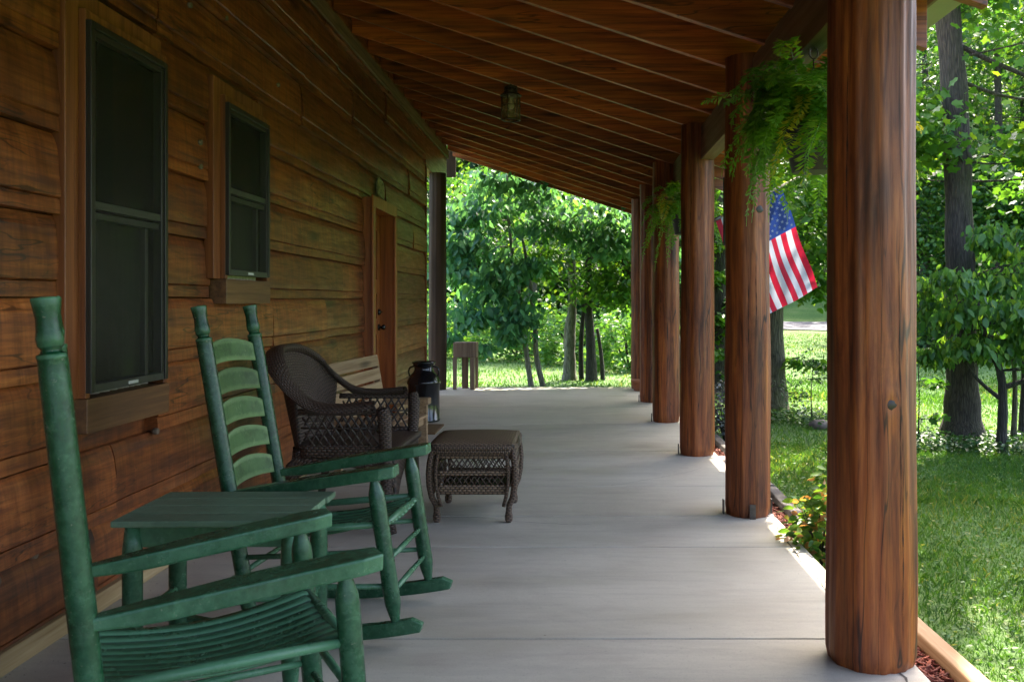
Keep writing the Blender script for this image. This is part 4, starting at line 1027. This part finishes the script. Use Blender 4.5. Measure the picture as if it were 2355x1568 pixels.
def tree(name, label, base, path, radii, blobs, nleaf, size, mat, barkm, seed, group=None, shape='leaf', flat=.75, droop=.25, nlimb=14, spread=.22, tone=(.15, .8), flare=1.5, cat='tree', limbs=()):
    """path: trunk points relative to base; blobs: (x,y,z, rx,ry,rz, weight) relative to base; leaves gather in clusters on limb ends"""
    r = np.random.default_rng(seed); gz_ = float(G(base[0], base[1]))
    t_ = thing(name, label, cat, (base[0], base[1], gz_), 0, group)
    P = [Vector(p) for p in path]; pts = spl(P, 8) if len(P) > 2 else P
    n = len(pts); rad = []
    for i in range(n):
        u = i/(n-1); q = radii[0]+(radii[1]-radii[0])*u; q *= 1+(flare-1)*math.exp(-max(0, pts[i].z)/.28); rad.append(q*(1+.05*math.sin(i*1.7+seed)))
    b = MB(); b.tube(pts, rad, 16 if radii[0] > .1 else 9); b.build('trunk', barkm, t_)
    Wt = np.array([q[6] for q in blobs], float); Wt /= Wt.sum(); allC = []; lb = MB(); nl = 0
    for q, w in zip(blobs, Wt):
        nc = max(3, int(nlimb*3*w)); c = np.array(q[:3]); rr_ = np.array(q[3:6])
        d = r.normal(size=(nc, 3)); d /= np.linalg.norm(d, axis=1, keepdims=True); d *= r.uniform(.25, 1, (nc, 1))**.45
        cc = c + d*rr_
        k = int(nleaf*w/nc)+1; sp = spread*np.array([1, 1, .42])*r.uniform(.7, 1.4, (nc, 1))
        for ci in range(nc):
            allC.append(cc[ci] + r.normal(size=(k, 3))*sp[ci]*np.mean(rr_)*1.3)
            if ci % 3 == 0 and nl < nlimb*2:
                dist = [abs(p.z-(cc[ci][2]-.25*np.mean(rr_))) + .2*((p.x-cc[ci][0])**2+(p.y-cc[ci][1])**2)**.5 for p in pts]; st = pts[int(np.argmin(dist))]
                L = (Vector(cc[ci])-st).length; lb = MB(); limb(lb, st, cc[ci], max(.004, min(radii[0]*.3, .008*L+.003)), .002, r, 8, -.08); lb.build('limb', barkm, t_); nl += 1
    for a_, c_, r0, r1 in limbs:
        xb = MB(); limb(xb, a_, c_, r0, r1, r, 8, .05); xb.build('stem', barkm, t_)
    leafmesh('crown', np.concatenate(allC), size, mat, r, t_, flat, droop, shape, None, tone)
    return t_

# big oak at the right of the frame; its crown lies above the picture and shades the lawn
tree('oak_tree', 'big tree with a thick grey trunk, seen right of the foreground post', (3.84, 8.75), [(0, 0, -.1), (0, 0, .5), (-.02, 0, 1.6), (-.06, 0, 3.2), (-.16, .05, 5), (-.2, .1, 9)], (.155, .10),
     [(-.75, -.1, 3.05, .6, .5, .6, .9), (1.0, -.1, 2.75, .7, .6, .45, .8), (1.9, -.2, 3.9, 1.1, .9, .6, .8), (.5, .2, 4.8, 1.3, 1.2, .6, 1.0), (1.5, .4, 6.2, 1.7, 2.0, 1.0, 2.0), (.6, 1.2, 6.6, 1.6, 1.2, 1.0, 1.6)], 12000, .115, M['maple'], M['bark'], 21, shape='lobed', flat=.6, droop=.3, nlimb=22, spread=.30, flare=1.55)
tree('hardwood_tree', 'mossy barked tree seen below the flag, a grey rock at its right', (2.42, 10.75), [(0, 0, -.1), (.02, 0, .4), (0, 0, 1.6), (-.05, 0, 3), (-.1, 0, 8)], (.155, .09),
     [(.6, .2, 1.75, .55, .6, .35, 1), (.35, .1, 2.6, .7, .7, .5, 1.2), (.42, -.1, .62, .22, .2, .06, .10), (.3, .5, 3.8, 1.2, 1.1, .6, 1.2)], 4200, .13, M['maple'], M['barkmoss'], 22, flat=.6, nlimb=18, spread=.28, flare=1.6)
tree('dogwood_tree', 'small dogwood with drooping dark leaves in front of the big grey trunk', (3.93, 8.15), [(0, 0, -.05), (.02, 0, .5), (-.02, 0, .8), (-.18, 0, 1.2), (-.25, 0, 1.75), (-.1, .05, 2.1)], (.046, .012),
     [(-.45, -.1, 1.60, .50, .5, .12, 1.2), (.30, 0, 1.62, .55, .5, .14, 1.2), (-.42, -.15, 1.32, .55, .5, .08, 1.3), (.30, -.1, 1.28, .5, .5, .10, 1.2), (-.25, -.1, 1.0, .6, .4, .07, 1.2), (-.05, -.1, 1.95, .34, .4, .10, .8), (.55, -.1, .82, .36, .3, .08, .6), (.2, -.05, 1.08, .5, .4, .08, .9), (-.55, 0, .92, .3, .3, .06, .5)], 4800, .095, M['dogwood'], M['barkdark'], 23, flat=.5, droop=.95, nlimb=20, spread=.20, flare=1.2, tone=(.1, .95),
     limbs=[((0, 0, .5), (-.35, .1, .95), .022, .008), ((0, 0, .6), (.45, 0, .78), .03, .012)])
tree('sapling', 'thin understorey trunk right of the dogwood stem', (4.24, 8.55), [(0, 0, -.05), (.02, 0, .6), (-.02, 0, 1.2), (.05, 0, 2)], (.026, .012), [(.1, 0, 1.7, .4, .4, .3, 1), (0, -.1, 1.2, .4, .3, .2, 1)], 500, .11, M['dogwood'], M['barkmoss'], 24, flat=.6, droop=.6, nlimb=5, flare=1.3)
tree('sapling', 'rightmost understorey trunk at the edge of the frame', (4.42, 8.75), [(0, 0, -.05), (.03, 0, .6), (.03, 0, 1.2), (.1, 0, 2.2)], (.036, .014), [(.15, 0, 1.8, .4, .4, .35, 1), (.05, -.1, 1.15, .4, .3, .2, .7)], 600, .11, M['dogwood'], M['barkdark'], 25, flat=.6, droop=.6, nlimb=5, flare=1.3)
tree('sapling', 'spindly maple seedling with a few lobed leaves left of the big trunk', (3.35, 8.6), [(0, 0, 0), (.01, 0, .5), (-.01, 0, .95)], (.008, .003), [(.12, 0, .60, .14, .1, .04, 1), (-.1, 0, .45, .12, .1, .04, .8), (.1, 0, .28, .15, .1, .04, .9), (0, 0, .9, .15, .1, .05, 1)], 70, .085, M['maple'], M['barkdark'], 26, shape='lobed', nlimb=8, spread=.3, flare=1.1, tone=(.0, .5))
tree('sapling', 'sparse small leaved sapling between the mossy tree and the foreground post', (2.68, 9.9), [(0, 0, 0), (-.01, 0, .35), (.02, 0, .75)], (.007, .003), [(-.10, 0, .42, .2, .15, .12, 1), (.12, 0, .5, .18, .15, .14, 1), (0, 0, .72, .14, .1, .08, .6), (-.25, -.1, .3, .12, .1, .06, .5)], 330, .045, M['cover'], M['barkdark'], 27, nlimb=10, spread=.4, flare=1.1, tone=(.2, 1))
tree('vine_tree', 'dark trunk wrapped in heart shaped leaves between the reddish and orange brown posts', (2.2, 13.3), [(0, 0, -.1), (0, 0, 1), (.05, 0, 2.2), (-.05, 0, 4)], (.16, .1), [(0, -.25, 2.3, .3, .2, .6, 1), (-.1, -.2, 1.3, .35, .2, .6, 1.2), (0, 0, 3.2, 1.0, .9, .7, 1.5), (.1, -.1, .6, .4, .3, .5, .8)], 2400, .13, M['maple'], M['barkdark'], 28, nlimb=10, spread=.25)

# trees behind the far end of the porch
tree('dogwood_tree', 'blue green dogwood with two slim leaning stems at the end of the porch', (-.62, 14.3), [(0, 0, -.1), (-.10, 0, .6), (-.16, 0, 1.2), (-.35, 0, 2.4), (-.4, 0, 3.4)], (.046, .02),
     [(-.95, -.3, 2.55, .7, .5, .45, 1.6), (-.85, -.3, 1.9, .75, .5, .4, 1.7), (-.75, -.35, 1.3, .7, .4, .3, 1.4), (-.35, -.2, .95, .42, .4, .25, .8), (-.4, -.1, 3.1, .8, .6, .3, 1.0), (-1.1, -.3, .75, .35, .3, .2, .5), (-.15, -.2, 2.2, .4, .4, .4, .7)], 5200, .155, M['blueleaf'], M['barkpale'], 31, flat=.55, droop=.6, nlimb=18, spread=.26, flare=1.1,
     limbs=[((.20, .1, -.1), (.05, .05, .9), .05, .04), ((.05, .05, .9), (-.2, 0, 2.6), .04, .02)])
tree('grove_tree', 'pale barked double trunk standing left in the pair behind the porch', (-.03, 15.6), [(0, 0, -.1), (.02, 0, .7), (.06, 0, 1.6), (0, 0, 3), (0, 0, 5)], (.10, .05),
     [(.0, -.4, 1.75, .7, .5, .35, 1.2), (-.35, -.2, 2.3, .6, .5, .3, 1), (.1, 0, 3.0, 1.0, .8, .35, 1.1)], 1500, .14, M['maple'], M['barkpale'], 32, flat=.6, droop=.35, nlimb=12, spread=.28, flare=1.45, limbs=[((.15, .1, -.1), (.13, .1, 1.6), .055, .04)])
tree('grove_tree', 'dark double trunk standing right in the pair behind the porch', (.36, 15.4), [(0, 0, -.1), (-.02, 0, .7), (-.06, 0, 1.5), (.0, 0, 3), (.1, 0, 5)], (.088, .05),
     [(.25, -.4, 1.55, .65, .5, .3, 1.3), (.5, -.2, 2.1, .6, .5, .35, 1.1), (.2, 0, 2.9, .9, .8, .4, 1.1)], 1500, .14, M['maple'], M['barkdark'], 33, flat=.6, droop=.35, nlimb=12, spread=.28, flare=1.4, limbs=[((-.17, .1, -.1), (-.1, .1, 1.5), .05, .035), ((.2, .1, -.1), (.1, .1, .9), .045, .03)])
tree('broadleaf_tree', 'leaning tree whose thick dark limb enters beside the farthest post', (1.9, 15.2), [(0, 0, -.1), (-.25, 0, 1.0), (-.75, 0, 1.65), (-1.1, -.1, 2.2), (-1.5, -.2, 3.2)], (.15, .05),
     [(-1.1, -.9, 2.35, .75, .5, .28, 2.2), (-1.75, -.8, 2.75, .7, .5, .3, 1.6), (-.5, -.5, 2.9, .8, .6, .4, 1.3), (-.1, -.2, 2.2, .5, .4, .4, .8)], 4200, .135, M['blueleaf'], M['barkdark'], 34, flat=.65, droop=.5, nlimb=16, spread=.26, flare=1.3, tone=(.3, .95))
tree('broadleaf_tree', 'tall sunlit tree closing the view above the porch end', (-1.0, 21.5), [(0, 0, -.1), (.1, 0, 2), (.1, 0, 4)], (.12, .06),
     [(0, 0, 3.6, 1.8, 1.0, .6, 1.4), (1.9, -.2, 3.6, 1.3, .8, .5, 1), (-1.3, -.2, 3.0, 1.1, .8, .6, 1)], 4000, .17, M['forest'], M['bark'], 35, flat=.5, nlimb=14, spread=.26)

# bushes along the back of the lawn
def bush(name, label, x, y, rx, rz, n, size, mat, seed, group=None, tone=(.2, .9), ry=None):
    r = np.random.default_rng(seed); t_ = thing(name, label, 'bush', (x, y, float(G(x, y))), 0, group)
    d = r.normal(size=(n, 3)); d /= np.linalg.norm(d, axis=1, keepdims=True); d[:, 2] = np.abs(d[:, 2]); d *= (r.uniform(.3, 1, (n, 1))**.35)
    lump = 1+.18*np.sin(d[:, :1]*7+seed)+.15*np.sin(d[:, 1:2]*9)
    C = d*np.array([rx, ry or rx*.7, rz])*lump + np.array([0, 0, .02])
    leafmesh('foliage', C, size, mat, r, t_, .35, .1, 'leaf', None, tone)
    b = MB()
    for i in range(7):
        a_ = i*.9; b.tube([(0, 0, 0), (rx*.3*math.cos(a_), rx*.25*math.sin(a_), rz*.5), (rx*.6*math.cos(a_), rx*.45*math.sin(a_), rz*.8)], [.02*rz, .012*rz, .005*rz], 6)
    b.build('stem', M['barkdark'], t_)
    return t_
G1 = 'rounded bushes at the back of the lawn'
bush('garden_bush', 'bright bush right of the double trunks, nearest the farthest post', 1.15, 17.6, 1.0, 1.15, 2600, .11, M['bushleaf'], 41, G1)
bush('garden_bush', 'bright low bush seen between the two double trunks', .15, 19.2, 1.0, 1.1, 2400, .11, M['bushleaf'], 42, G1)
bush('garden_bush', 'bright low bush seen behind the slim leaning stems', -1.2, 20.2, 1.2, 1.15, 2600, .12, M['bushleaf'], 43, G1)
bush('garden_bush', 'green bush farthest left on the lawn, behind the wooden stand', -3.4, 21, 1.5, 1.4, 2600, .13, M['bushleaf'], 44, G1)
bush('rose_bush', 'young rose bush with red new leaves beside the foreground post', 1.235, 4.42, .16, .42, 850, .055, M['roseleaf'], 45, None, (.05, 1.0), .2)
bush('grey_shrub', 'dusky grey leaved shrub between the reddish and orange brown posts', 1.50, 8.7, .26, .52, 900, .045, M['greyleaf'], 46, None, (.1, .9))
bush('leafy_plant', 'low broad leaved plant in the bed behind the orange brown post', 1.25, 6.35, .10, .16, 60, .085, M['cover'], 47)
bush('leafy_plant', 'small broad leaved plant beside the pale stones', 1.27, 6.75, .09, .13, 50, .08, M['cover'], 48)

# the wood beyond the lawn
GF = 'forest trees beyond the lawn'
specs = [(8.2, 21.5, 9.5), (10.0, 21, 10), (11.6, 23, 11), (9.6, 24.3, 11.5), (13.0, 25, 12), (11.2, 27, 12.5), (10.9, 29, 13), (4.0, 30.5, 11), (14.5, 29, 13), (12.3, 32, 14),
         (4.6, 33.5, 11), (7.5, 53, 10), (10.6, 55, 11), (14.5, 50, 12), (4.0, 50, 10), (-3.5, 28, 5.6), (-1.0, 29.5, 5.8), (1.5, 30, 5.8), (-6.0, 28, 6), (3.3, 28.5, 6), (-3, 33, 6.5), (.5, 35, 6.8), (-8.5, 31, 6.5), (16.5, 24, 12), (-12, 30, 6.5)]
for i, (x, y, h) in enumerate(specs):
    s = .5+.5*((i*37) % 11)/10
    low = 1.1 if x > 5 and y < 30 else 2.2
    if x < 5 and y < 34: low = 1.6
    bl = [(0, 0, h*.72, 1.9, 1.6, h*.22, 1.2), (-.9, -.5, h*.45, 1.6, 1.2, h*.2, 1.1), (.9, -.4, h*.42, 1.6, 1.2, h*.2, 1.1), (.2, -.8, h*.25+low*.3, 1.7, 1.0, h*.14, .9), (0, -.5, low, 1.8, 1.0, .9, .8)]
    tree('forest_tree', 'leafy woodland tree in the sunlit wall of forest beyond the lawn', (x, y), [(0, 0, -.2), (.1, 0, h*.4), (0, 0, h*.85)], (.16, .05), bl, 13000 if y < 27 else 8500, .15 if y < 26 else (.18 if y < 34 else .25), M['forest'], M['bark'], 60+i, GF, shape='diamond', flat=.4, nlimb=10, spread=.24, tone=(.0, .95) if i % 2 else (.15, 1.0))
# the dense mass of woodland on the hill behind them
r = np.random.default_rng(99); n = 150000
x = r.uniform(-40, 60, n); y = r.uniform(48, 75, n); hh = 18+3*np.sin(x*.5+1)+3*np.sin(x*1.3+y*.3)
C = np.stack([x, y, G(x, y)+np.maximum(.2, hh*r.uniform(.02, 1, n))], 1)
tag(leafmesh('woodland', C, .75, M['forest'], r, None, .4, .2, 'diamond', None, (0, .9)), 'dense distant woodland covering the hill behind the nearer trees', 'woodland', kind='stuff')
n = 26000; x = r.uniform(5.5, 26, n); y = r.uniform(24, 42, n)+.0; keep = (x > .31*y); x, y = x[keep], y[keep]
C = np.stack([x, y, G(x, y)+r.uniform(0, 1, len(x))**1.5*5], 1)
tag(leafmesh('undergrowth', C, .34, M['forest'], r, None, .4, .2, 'diamond', None, (0, .7)), 'dense green undergrowth filling the gaps at the foot of the forest', 'undergrowth', kind='stuff')
n = 16000; x = r.uniform(-16, 5, n); y = r.uniform(26.5, 36, n)
C = np.stack([x, y, G(x, y)+r.uniform(0, 1, len(x))**1.4*4], 1)
tag(leafmesh('undergrowth', C, .30, M['forest'], r, None, .4, .2, 'diamond', None, (0, .85)), 'green undergrowth below the trees behind the porch end', 'undergrowth', kind='stuff')

# ground cover round the tree feet
def cover(name, label, spots, size, mat, seed, tone=(.1, .8)):
    r = np.random.default_rng(seed); Cs = []
    for x, y, rx, ry, n, h in spots:
        a_ = r.uniform(0, 6.283, n); q = np.sqrt(r.uniform(0, 1, n)); px, py = x+rx*q*np.cos(a_), y+ry*q*np.sin(a_)
        Cs.append(np.stack([px, py, G(px, py)+r.uniform(.01, h, n)], 1))
    return tag(leafmesh(name, np.concatenate(Cs), size, mat, r, None, .5, .1, 'leaf', None, tone), label, 'ground cover', kind='stuff')
cover('ground_cover', 'dark leafy ground cover spread round the big grey trunk', [(3.85, 8.45, 1.15, .5, 2600, .14), (4.7, 8.3, .7, .5, 900, .12)], .05, M['cover'], 71, (0, .5))
cover('ground_cover', 'low light ground cover round the mossy trunk and the rock', [(2.5, 10.3, .55, .5, 1100, .12), (2.9, 9.7, .4, .3, 500, .1)], .05, M['cover'], 72, (.2, 1))

# rocks
def rock(label, x, y, sx, sy, sz, seed, mat, zoff=0):
    r = np.random.default_rng(seed); V = []; F = []
    nu, nv = 14, 9; D = r.normal(size=(9, 3)); D /= np.linalg.norm(D, axis=1, keepdims=True); of = r.uniform(.72, .95, 9)
    for j in range(nv+1):
        for i in range(nu):
            th = math.pi*j/nv; p_ = 2*math.pi*i/nu; d = np.array([math.sin(th)*math.cos(p_), math.sin(th)*math.sin(p_), math.cos(th)])
            k = 1.0
            for q, o_ in zip(D, of):
                c = d@q
                if c > o_: k = min(k, o_/c)
            V.append(d*k*np.array([sx, sy, sz]))
    F = [(j*nu+i, j*nu+(i+1) % nu, (j+1)*nu+(i+1) % nu, (j+1)*nu+i) for j in range(nv) for i in range(nu)]
    o = np_mesh('rock', np.array(V), F, mat); o.location = (x, y, float(G(x, y))+sz*.45+zoff); return tag(o, label, 'rock')
rock('low brown rock lying on the lawn between mossy tree and foreground post', 2.66, 9.55, .12, .09, .075, 3, M['rock'])
rock('pale edging stone in the bed, the larger of two', 1.24, 7.25, .09, .12, .06, 4, M['paleroc'], .02)
rock('pale edging stone in the bed, the smaller and nearer of two', 1.27, 6.98, .06, .08, .045, 5, M['paleroc'], .02)

# ------------------------------------------------------------------ mulch bed and border timbers
b = MB(); b.bx(FLOOR_X1+.004, 1.34, -3, 12.3, -.24, -.145); tag(b.build('planting_bed', M['dirt']), kind='structure')
r = np.random.default_rng(5); V = []; F = []; A = []
for k in range(5200):
    y = 2.2+r.random()**1.7*9; x = r.uniform(FLOOR_X1+.012, 1.345); z = -.14+.012*r.random()+(.02 if x > 1.32 else 0)*0
    L, w, h = r.uniform(.012, .04), r.uniform(.0025, .006), r.uniform(.001, .003)
    q = Matrix.Rotation(r.uniform(0, 6.28), 3, 'Z') @ Matrix.Rotation(r.uniform(-.5, .5), 3, 'Y') @ Matrix.Rotation(r.uniform(-.6, .6), 3, 'X')
    b0 = len(V); va = r.random()
    for p_ in ((-L, -w, -h), (L, -w*.6, -h), (L, w*.6, -h), (-L, w, -h), (-L, -w, h), (L, -w*.6, h), (L, w*.6, h), (-L, w, h)): V.append(tuple(q @ Vector(p_) + Vector((x, y, z)))); A.append(va)
    for f in ((0, 3, 2, 1), (4, 5, 6, 7), (0, 1, 5, 4), (1, 2, 6, 5), (2, 3, 7, 6), (3, 0, 4, 7)): F.append(tuple(b0+i for i in f))
tag(np_mesh('mulch', V, F, M['mulch'], A), 'red shredded mulch filling the narrow bed along the porch', 'mulch', kind='stuff')
def timber(label, y0, y1, x, mat, yaw=0, seed=0):
    t_ = MB(); n = 14; vs = []
    for i in range(n+1):
        y = -(y1-y0)/2+(y1-y0)*i/n; wv = .004*math.sin(i*1.3+seed)
        for dx, dz in ((-.045, 0), (.045, 0), (.050, .07), (.035, .10), (-.035, .10), (-.050, .07)): vs.append((dx+wv, y, dz+.002*math.sin(i*2.1+dx*40)))
    fs = [(i*6+j, i*6+(j+1) % 6, i*6+6+(j+1) % 6, i*6+6+j) for i in range(n) for j in range(6)] + [(5, 4, 3, 2, 1, 0), tuple(n*6+j for j in range(6))]
    t_.add(vs, fs); o = t_.build('landscape_timber', mat, bevel=.006, recalc=True); o.location = (x, (y0+y1)/2, -.19); o.rotation_euler = (0, 0, yaw)
    return tag(o, label, 'timber', 'timbers edging the planting bed')
timber('warm brown border timber beside the foreground post, at the edge of the lawn', 1.3, 3.75, 1.387, M['timber'], 0, 1)
timber('grey weathered border timber beside the rose bush', 3.78, 6.2, 1.375, M['oldtimber'], R(-.6), 2)
timber('grey weathered border timber farther along the bed, past the low leafy plants', 6.23, 8.6, 1.38, M['oldtimber'], R(.4), 3)

# ------------------------------------------------------------------ lawn grass
def blades(n, xr, yr, h, w, seed, dens=None):
    r = np.random.default_rng(seed); x = r.uniform(*xr, n); y = yr[0]+(yr[1]-yr[0])*r.random(n)**1.4
    keep = ~((x < 1.43) & (y < 12.6)); x, y = x[keep], y[keep]; n = len(x)
    z = G(x, y); a_ = r.uniform(0, 6.283, n); hh = h*r.uniform(.45, 1.2, n)*(1+.35*np.sin(x*3)*np.sin(y*2.3)); ww = w*r.uniform(.6, 1.3, n)
    lean = r.uniform(.15, 1.0, n)*hh; la = r.uniform(0, 6.283, n)
    p = np.stack([x, y, z-.01], 1); s_ = np.stack([np.cos(a_)*ww, np.sin(a_)*ww, 0*x], 1); tp_ = np.stack([np.cos(la)*lean, np.sin(la)*lean, hh], 1)
    mid = np.stack([np.cos(la)*lean*.35, np.sin(la)*lean*.35, hh*.62], 1)
    V = np.stack([p-s_, p+s_, p+mid+s_*.8, p+tp_, p+mid-s_*.8], 1).reshape(-1, 3); i0 = np.arange(n)[:, None]*5
    F = i0 + np.array([[0, 1, 2, 3, 4]])
    A = np.repeat(np.clip(r.normal(.45, .25, n)+.18*np.sin(x*1.3+y*.8), 0, 1), 5)
    return V, F, A
parts = [blades(95000, (1.43, 4.8), (2.3, 8.5), .045, .0028, 1), blades(60000, (1.43, 9), (6, 16), .05, .005, 2), blades(50000, (-8, 14), (12.4, 30), .06, .010, 3)]
off = 0; Vs, Fs, As = [], [], []
for V, F, A in parts: Vs.append(V); Fs.append(F+off); As.append(A); off += len(V)
tag(np_mesh('lawn_grass', np.concatenate(Vs), np.concatenate(Fs), M['grass'], np.concatenate(As)), 'mown green lawn grass beside and behind the porch', 'grass', kind='stuff')
r = np.random.default_rng(77); n = 9000; x = r.uniform(1.44, 5, n); y = 2.4+6*r.random(n)**1.3
C = np.stack([x, y, G(x, y)+r.uniform(.012, .04, n)], 1)
tag(leafmesh('clover', C, .024, M['grass'], r, None, .7, .02, 'leaf', None, (.2, .9)), 'broad leaved clover and weeds mixed into the near lawn', 'weeds', kind='stuff')
